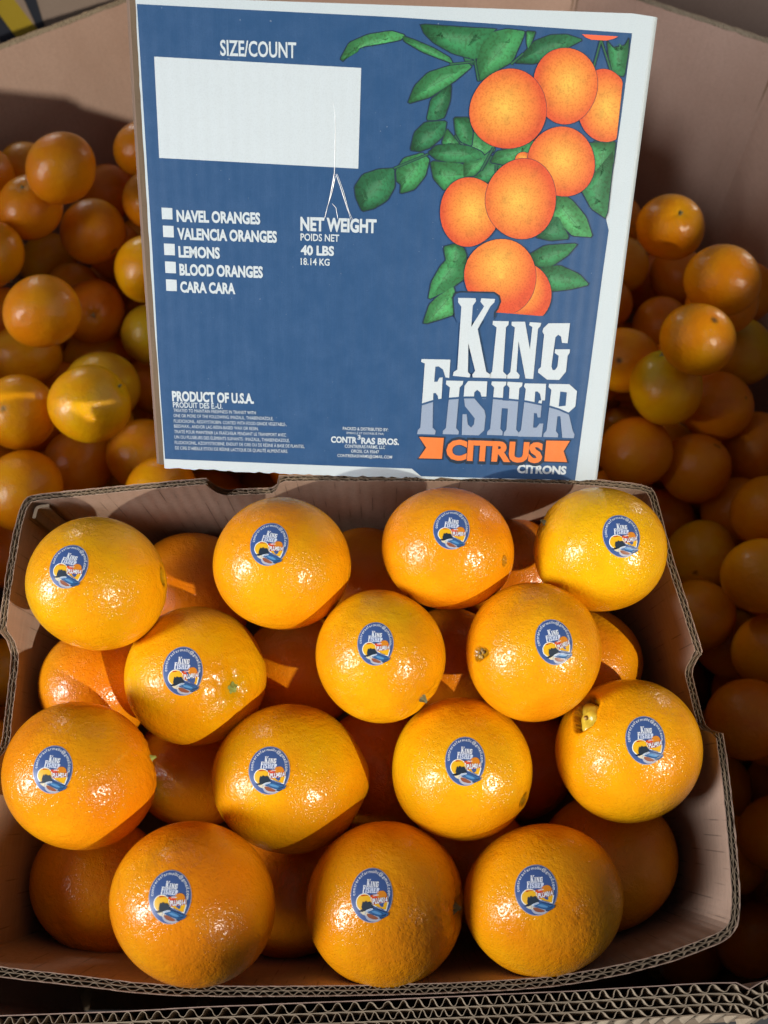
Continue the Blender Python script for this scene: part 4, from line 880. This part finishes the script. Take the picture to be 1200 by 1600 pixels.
heap = [
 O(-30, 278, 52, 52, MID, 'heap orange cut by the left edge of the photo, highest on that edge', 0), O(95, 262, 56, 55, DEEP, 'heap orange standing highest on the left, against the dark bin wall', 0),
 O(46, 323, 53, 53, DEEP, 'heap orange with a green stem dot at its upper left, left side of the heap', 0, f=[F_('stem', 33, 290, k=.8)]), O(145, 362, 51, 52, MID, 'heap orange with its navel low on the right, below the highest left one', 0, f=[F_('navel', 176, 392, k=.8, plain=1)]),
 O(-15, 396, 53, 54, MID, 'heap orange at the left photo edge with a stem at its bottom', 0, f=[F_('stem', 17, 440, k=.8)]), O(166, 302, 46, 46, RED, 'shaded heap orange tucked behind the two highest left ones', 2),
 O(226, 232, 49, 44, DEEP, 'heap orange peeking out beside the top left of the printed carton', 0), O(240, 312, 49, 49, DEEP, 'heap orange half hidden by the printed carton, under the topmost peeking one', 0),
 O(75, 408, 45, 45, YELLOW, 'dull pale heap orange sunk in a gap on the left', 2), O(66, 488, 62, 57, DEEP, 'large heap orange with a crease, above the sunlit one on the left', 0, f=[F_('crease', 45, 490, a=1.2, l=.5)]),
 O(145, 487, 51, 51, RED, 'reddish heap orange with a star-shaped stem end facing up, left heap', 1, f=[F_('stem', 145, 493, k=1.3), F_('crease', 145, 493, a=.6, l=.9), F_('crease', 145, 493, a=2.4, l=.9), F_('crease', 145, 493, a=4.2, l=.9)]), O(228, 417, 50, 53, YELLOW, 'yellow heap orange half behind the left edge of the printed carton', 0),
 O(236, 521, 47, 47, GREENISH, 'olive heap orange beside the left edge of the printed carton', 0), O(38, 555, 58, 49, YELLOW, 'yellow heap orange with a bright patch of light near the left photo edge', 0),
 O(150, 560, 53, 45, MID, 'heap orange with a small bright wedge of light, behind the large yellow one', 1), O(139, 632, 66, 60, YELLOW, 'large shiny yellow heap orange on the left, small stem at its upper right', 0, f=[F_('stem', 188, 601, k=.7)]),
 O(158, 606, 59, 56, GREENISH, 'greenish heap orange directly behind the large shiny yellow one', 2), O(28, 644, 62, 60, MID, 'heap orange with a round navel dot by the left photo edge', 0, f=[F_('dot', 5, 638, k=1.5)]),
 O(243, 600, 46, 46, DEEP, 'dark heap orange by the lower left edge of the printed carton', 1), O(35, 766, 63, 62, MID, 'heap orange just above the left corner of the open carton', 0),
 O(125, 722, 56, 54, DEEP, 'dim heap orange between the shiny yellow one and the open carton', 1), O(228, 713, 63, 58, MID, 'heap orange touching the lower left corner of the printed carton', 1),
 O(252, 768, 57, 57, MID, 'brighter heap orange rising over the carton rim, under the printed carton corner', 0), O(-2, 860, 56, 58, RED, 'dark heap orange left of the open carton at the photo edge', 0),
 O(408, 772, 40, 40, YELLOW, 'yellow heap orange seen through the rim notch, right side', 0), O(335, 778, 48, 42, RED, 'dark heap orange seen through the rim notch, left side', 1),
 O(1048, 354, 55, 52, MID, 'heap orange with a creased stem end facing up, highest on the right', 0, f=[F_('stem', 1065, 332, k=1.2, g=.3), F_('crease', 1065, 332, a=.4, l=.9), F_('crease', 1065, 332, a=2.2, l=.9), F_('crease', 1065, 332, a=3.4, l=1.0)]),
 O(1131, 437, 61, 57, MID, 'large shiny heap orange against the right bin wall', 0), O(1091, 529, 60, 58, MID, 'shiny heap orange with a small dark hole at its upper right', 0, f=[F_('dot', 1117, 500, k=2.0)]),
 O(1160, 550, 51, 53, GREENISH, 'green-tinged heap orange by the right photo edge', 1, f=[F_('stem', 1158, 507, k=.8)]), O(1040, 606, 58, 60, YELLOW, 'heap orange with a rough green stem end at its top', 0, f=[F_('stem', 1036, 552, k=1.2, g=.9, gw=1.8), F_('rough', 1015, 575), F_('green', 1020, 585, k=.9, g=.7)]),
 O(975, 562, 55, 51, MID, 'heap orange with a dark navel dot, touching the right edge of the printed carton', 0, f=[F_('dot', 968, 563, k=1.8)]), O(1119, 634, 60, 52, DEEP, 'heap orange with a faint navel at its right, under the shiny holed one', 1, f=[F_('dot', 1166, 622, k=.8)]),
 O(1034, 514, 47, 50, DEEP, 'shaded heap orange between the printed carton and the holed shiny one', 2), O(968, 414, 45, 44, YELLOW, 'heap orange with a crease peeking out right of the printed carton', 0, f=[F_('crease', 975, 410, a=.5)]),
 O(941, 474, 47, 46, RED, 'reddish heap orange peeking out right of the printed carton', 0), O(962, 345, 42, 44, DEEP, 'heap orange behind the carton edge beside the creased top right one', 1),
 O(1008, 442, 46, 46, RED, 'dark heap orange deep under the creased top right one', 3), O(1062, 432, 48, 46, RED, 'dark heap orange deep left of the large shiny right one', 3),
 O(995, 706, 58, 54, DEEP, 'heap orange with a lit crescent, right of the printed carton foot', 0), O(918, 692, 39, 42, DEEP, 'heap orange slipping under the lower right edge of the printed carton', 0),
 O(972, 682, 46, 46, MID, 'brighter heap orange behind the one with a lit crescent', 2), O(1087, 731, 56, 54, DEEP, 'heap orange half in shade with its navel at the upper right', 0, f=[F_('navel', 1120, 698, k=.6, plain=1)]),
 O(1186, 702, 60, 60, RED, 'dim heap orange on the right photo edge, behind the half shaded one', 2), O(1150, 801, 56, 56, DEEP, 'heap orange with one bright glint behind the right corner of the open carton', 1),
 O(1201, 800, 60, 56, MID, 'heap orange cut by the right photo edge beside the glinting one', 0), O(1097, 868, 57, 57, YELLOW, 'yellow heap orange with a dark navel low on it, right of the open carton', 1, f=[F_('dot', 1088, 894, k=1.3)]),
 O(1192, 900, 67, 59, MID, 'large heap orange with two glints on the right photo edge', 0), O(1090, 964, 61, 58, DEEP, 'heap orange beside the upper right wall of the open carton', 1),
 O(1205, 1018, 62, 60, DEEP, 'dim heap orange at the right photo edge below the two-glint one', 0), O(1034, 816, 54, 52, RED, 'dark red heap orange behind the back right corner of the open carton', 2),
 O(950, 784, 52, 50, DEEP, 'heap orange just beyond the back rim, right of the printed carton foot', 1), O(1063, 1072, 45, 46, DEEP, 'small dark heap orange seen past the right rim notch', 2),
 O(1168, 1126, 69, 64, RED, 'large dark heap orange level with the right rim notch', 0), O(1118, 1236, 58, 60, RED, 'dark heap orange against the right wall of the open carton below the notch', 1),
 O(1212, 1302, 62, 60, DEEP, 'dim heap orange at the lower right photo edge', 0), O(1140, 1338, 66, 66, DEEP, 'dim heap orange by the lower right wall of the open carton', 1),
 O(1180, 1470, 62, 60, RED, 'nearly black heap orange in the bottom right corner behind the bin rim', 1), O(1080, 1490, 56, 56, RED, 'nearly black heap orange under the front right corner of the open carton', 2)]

# depths: top layer from its height over the rim plane, the rest by real size, then pushed apart along their rays
for i, o in enumerate(top + low + heap): o['seed'] = 100 + i
for o in top + low:
    h = o['h'] if o['h'] is not None else -.078
    d = ray(o['x'], o['y']); o['z'] = ((K_O - CAM) @ K_N + h) / (d @ K_N)
for o in heap:
    o['z'] = (o['D'] or .083) * F / (o['rx'] + o['ry']) + .028 * o['order']
def relax(S, it=260, pull=.012):
    n = len(S); z = np.array([o['z'] for o in S]); z0 = z.copy(); dr = np.array([ray(o['x'], o['y']) for o in S]); rp = np.array([(o['rx'] + o['ry']) / 2 / F for o in S]) * .985; od = np.array([o['order'] for o in S])
    for _ in range(it):
        z += (z0 - z) * pull
        for i in range(n):
            for j in range(i + 1, n):
                a, b = dr[i] * z[i], dr[j] * z[j]; dd = a - b; R = rp[i] * z[i] + rp[j] * z[j]; q = dd @ dd
                if q < R * R:
                    e = (R - math.sqrt(q)) * .35; front = i if (od[i], z[i]) < (od[j], z[j]) else j; back = j if front == i else i
                    z[front] -= e * .4; z[back] += e * .9
    for o, v in zip(S, z): o['z'] = float(v)
relax(top, 200, .03)
for o in top: o['fix'] = True
S = top + low
zt0 = [o['z'] for o in top]
relax(S, 200, .005)
for o, v in zip(top, zt0): o['z'] = o['z'] * .5 + v * .5
relax(heap)
def wall_x(y, sgn):                          # inner face of the carton's end walls at depth y across the rim
    q = [p[0] for p in P_rim if abs(p[1] - y) < .02 and p[0] * sgn > .1]; return (min if sgn > 0 else max)(q) if q else sgn * .21
for o in top + low:                          # nothing pokes through the end walls
    for _ in range(12):
        c, M3 = billboard(o['x'], o['y'], o['rx'], o['ry'], o['z']); q = c - K_O; x, y = q @ K_R, q @ K_U; R = np.linalg.norm(M3[:, 0]); sg = 1 if x > 0 else -1
        if abs(x) + R < abs(wall_x(y, sg)) - .006 or q @ K_N > .02: break
        o['z'] *= .99
for i, o in enumerate(top + low + heap):
    o['c'], o['M'] = billboard(o['x'], o['y'], o['rx'], o['ry'], o['z'])
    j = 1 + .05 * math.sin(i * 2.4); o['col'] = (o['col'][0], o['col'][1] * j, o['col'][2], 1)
for o in top: make_orange(o, 'orange', o['label'], 'stickered oranges in the top layer of the open carton', 6 if o['rx'] else 5)
for o in low: make_orange(o, 'orange', o['label'], 'oranges in the lower layer of the open carton', 5)
for o in heap: make_orange(o, 'orange', o['label'], 'loose oranges heaped in the pallet bin', 5 if o['f'] else 4)

# deeper fruit: the rest of the heap and the bottom layer of the carton, seen only in the gaps between the others
centres = [(o['c'], float(np.linalg.norm(o['M'][:, 0])) * 1.0) for o in top + low + heap]
protos = []
for s in range(4):
    V, Fc = ico(4); D, col = deform(V, [], 900 + s, .02); protos.append(trimesh('orange', V * D[:, None] * np.array([1.03, 1, .97]) * .040, Fc, M_SKIN, col))
def inside_carton(p, m_=.0):
    q = p - K_O; x, y, z = q @ K_R, q @ K_U, q @ K_N
    return abs(x) < .245 + m_ and -.16 - m_ < y < .16 + m_ and -CH - m_ < z < .02 + m_
def inside_panel(p, m_=.0):
    q = p - P_O; x, y, z = q @ P_R, q @ P_U, q @ P_N
    return abs(x) < .15 + m_ and abs(y) < .14 + m_ and -D_ - m_ < z < .01 + m_
def filler(p, label, group):
    for c, r in centres:
        if np.linalg.norm(p - c) < (r + .040) * .95: return False
    centres.append((p, .040)); me = protos[len(centres) % 4]; ob = bpy.data.objects.new('orange', me); C.objects.link(ob); ob.location = p
    ob.rotation_euler = rng.uniform(0, 6, 3); b = [MID, DEEP, RED, YELLOW][len(centres) % 4]; ob.color = b; tag(ob, label, 'orange', group); return True
n_gap = 0
for gy in range(200, 1600, 38):
    for gx in range(-70, 1290, 40):
        px, py = gx + rng.uniform(-12, 12), gy + rng.uniform(-12, 12)
        left = px < 245 and 265 < py < 900; right = (px > 925 and py > 345 + max(0, px - 1000) * .55) ; nt = 290 < px < 450 and 740 < py < 800
        if not (left or right or nt): continue
        near = sorted(heap, key=lambda o: math.hypot(o['x'] - px, o['y'] - py))[:3]; z0 = max(o['z'] for o in near[:2])
        if any(math.hypot(o['x'] - px, o['y'] - py) < 10 and False for o in near): continue
        for k in range(8):
            p = at(px, py, z0 + .025 + .018 * k)
            if inside_carton(p, .042) or inside_panel(p, .042) or abs(p[0]) > .50 or p[1] > 1.16 or abs(p[0]) + p[1] > 1.46 or p[1] < .06: continue
            if n_gap < 150 and filler(p, 'shaded loose orange deeper in the heap, glimpsed between the others', 'oranges deeper in the heap'): n_gap += 1; break
print('gap', n_gap)
cnt = 0
for iy in range(25, -1, -1):
    for ix in range(15):
        for lay in range(2):
            x = -.52 + ix * .078 + (iy % 2) * .039 + rng.normal(0, .006); y = .05 + iy * .048 + rng.normal(0, .006)
            # heap surface: fitted to the visible fruit, filler sits a layer beneath
            zs = -.66 + .03 * math.sin(x * 7) + .11 * np.clip((y - .25) / .6, 0, 1) - .075 * lay - .02 - .10 * np.clip((.3 - y) / .3, 0, 1)
            p = np.array([x, y, CAMH + zs])
            if inside_carton(p, .045) or inside_panel(p, .042): continue
            if abs(x) > .50 or y > 1.20 or (abs(x) + y > 1.50): continue
            # never in front of the fruit traced from the photograph
            v = p - CAM; w = np.array([v @ AX_R, v @ AX_U, -(v @ AX_B)]); px, py = 600 + F * w[0] / w[2], 800 - F * w[1] / w[2]
            near = [o for o in heap if math.hypot(px - o['x'], py - o['y']) < o['rx'] + .04 * F / w[2] + 2]
            if any(w[2] < o['z'] + .03 for o in near): continue
            if (px < 215 and py < 330) or (px > 940 and py < 440) or (px > 1130 and py < 560) or py < 40: continue
            if cnt < 60 and filler(p, 'shaded loose orange deeper in the heap, glimpsed between the others', 'oranges deeper in the heap'): cnt += 1
for ix in range(5):
    for iy in range(4):
        q = K_O + K_R * (-.17 + ix * .085 + rng.normal(0, .004)) + K_U * (-.11 + iy * .078 + rng.normal(0, .004)) - K_N * (.125 + rng.uniform(0, .01))
        filler(q, 'shaded orange at the bottom of the open carton, glimpsed in the gaps', 'oranges at the bottom of the open carton')
# the body of the heap: fruit nobody could count, from under the carton to the walls of the bin
sv, sf = ico(3); BV, BF, BC = [], [], []; nb_ = 0
for ix in range(16):
    for iy in range(17):
        got = 0
        for iz in range(9):
            x = -.54 + ix * .072 + (iz % 2) * .036 + rng.normal(0, .006); y = .07 + iy * .070 + (iz % 2) * .035 + rng.normal(0, .006); z = .80 - iz * .062 + rng.normal(0, .006)
            if iy < 4 and iz < 1: continue
            p = np.array([x, y, z]); lim = .50 + .10 * min(.4, .93 - z)
            if got >= 3 or inside_carton(p, .040) or inside_panel(p, .040) or abs(x) > lim or y > 1.18 or abs(x) + y > 1.49 or y < .06 or abs(x) - y > .36: continue
            v = p - CAM; w = np.array([v @ AX_R, v @ AX_U, -(v @ AX_B)]); px, py = 600 + F * w[0] / w[2], 800 - F * w[1] / w[2]
            if (px < 240 and py < 300) or (px > 900 and py < 400 + max(0, px - 1040) * .5) or py < 60: continue
            if any(math.hypot(px - o['x'], py - o['y']) < o['rx'] + .03 * F / w[2] and w[2] < o['z'] + .035 for o in heap): continue
            if 0 < px < 1200 and 0 < py < 1560 and not any(math.hypot(px - o['x'], py - o['y']) < 90 for o in heap) and (px < 180 or px > 1060): continue
            if any(np.linalg.norm(p - c) < (r + .039) * .93 for c, r in centres): got += .34; continue
            centres.append((p, .039)); r_ = rng.uniform(.037, .041); BV.append(sv * np.array([1.03, 1, .97]) * r_ + p); BF.append(sf + nb_ * len(sv)); nb_ += 1; got += 1
            BC.append(np.tile([1, rng.uniform(.8, 1.12), 1, 1], (len(sv), 1)))
me = trimesh('orange_heap', np.vstack(BV), np.vstack(BF), M_SKIN, np.vstack(BC)); ob = bpy.data.objects.new('orange_heap', me); C.objects.link(ob); ob.color = MID
tag(ob, 'mass of loose oranges filling the bin underneath the visible heap', 'oranges', None, 'stuff'); print('body', nb_)
SHORT = """topmost orange on the left photo edge|highest orange by the left bin wall|stem-dotted orange of the upper left heap|low-naveled orange of the upper left heap|left-edge orange with stem at its bottom|red shaded orange behind the two highest|topmost orange beside the printed carton's left edge|second orange down the printed carton's left edge|pale sunken orange in the left heap|large creased orange in the left heap|star-ended reddish orange in the left heap|yellow orange behind the printed carton's left edge|olive orange beside the printed carton's left edge|yellow light-patched orange at the left edge|wedge-lit orange in the left heap|large shiny yellow orange of the left heap|greenish orange behind the shiny yellow one|navel-dot orange at the left photo edge|dark orange by the printed carton's lower left|orange above the open carton's left corner|dim orange between shiny yellow one and carton|orange at the printed carton's lower left corner|bright orange over the back rim's left half|dark orange left of the open carton|yellow orange in the back rim notch|dark orange in the back rim notch|creased stem-end orange highest on the right|large shiny orange by the right bin wall|holed shiny orange of the right heap|green-tinged orange at the right photo edge|rough green-topped orange of the right heap|navel-dot orange touching the printed carton|faint-naveled orange under the holed shiny one|shaded orange left of the holed shiny one|creased orange peeking past the printed carton|reddish orange peeking past the printed carton|orange behind the printed carton's right edge|dark orange under the creased right one|dark orange left of the large shiny one|crescent-lit orange by the printed carton's foot|orange slipping under the printed carton|brighter orange behind the crescent-lit one|half-shaded orange with upper right navel|dim right-edge orange behind the half-shaded one|glinting orange behind the open carton's corner|cut-off orange beside the glinting one|yellow orange with a low dark navel|two-glint orange at the right photo edge|orange by the open carton's upper right wall|right-edge orange below the two-glint one|dark red orange behind the carton corner|orange beyond the back rim's right half|small dark orange past the right rim notch|large dark orange level with the right notch|dark orange by the wall below the notch|dim orange at the lower right edge|dim orange by the lower right wall|near-black orange in the bottom right corner|near-black orange under the front right corner""".split('|')
# which of the deeper fruit show between the others: those get a label of their own
bpy.context.view_layer.update(); dg = bpy.context.evaluated_depsgraph_get(); seen = {}
for py in range(150, 1600, 9):
    for px in list(range(0, 460, 9)) + list(range(915, 1200, 9)):
        d = Vector(ray(px, py)).normalized(); hit, loc_, _, _, ob, _ = scene.ray_cast(dg, Vector(CAM) + d * .02, d)
        if hit and ob.get('group') == 'oranges deeper in the heap': seen.setdefault(ob.name, []).append((px, py))
used_lab = set()
for nm, P in sorted(seen.items(), key=lambda q: -len(q[1])):
    if len(P) < 2: continue
    cx, cy = np.mean(P, axis=0)
    for k in sorted(range(len(heap)), key=lambda k: math.hypot(heap[k]['x'] - cx, heap[k]['y'] - cy)):
        dx, dy = cx - heap[k]['x'], cy - heap[k]['y']
        w_ = ('just right of' if dx > 0 else 'just left of') if abs(dx) > 2.2 * abs(dy) else ('just below' if dy > 0 else 'just above') if abs(dy) > 2.2 * abs(dx) else ('down and ' if dy > 0 else 'up and ') + ('right of' if dx > 0 else 'left of')
        lab = f'shaded orange {w_} the {SHORT[k]}'
        if lab not in used_lab: break
    used_lab.add(lab); ob = bpy.data.objects[nm]; ob['label'] = lab
assert len(SHORT) == len(heap), (len(SHORT), len(heap))
print('seen', len(seen), max(len(l.split()) for l in used_lab))
print('fillers', cnt, 'objects', len(bpy.data.objects))
print('top diam cm', [round(float(np.linalg.norm(o['M'][:, 0])) * 200, 1) for o in top])
print('low', [(round(float(np.linalg.norm(o['M'][:, 0])) * 200, 1), round(o['z'], 3)) for o in low])
print('heap', [(round(float(np.linalg.norm(o['M'][:, 0])) * 200, 1), round(o['z'], 2), [round(float(k), 2) for k in (o['c'] - CAM)]) for o in heap][:60:3])
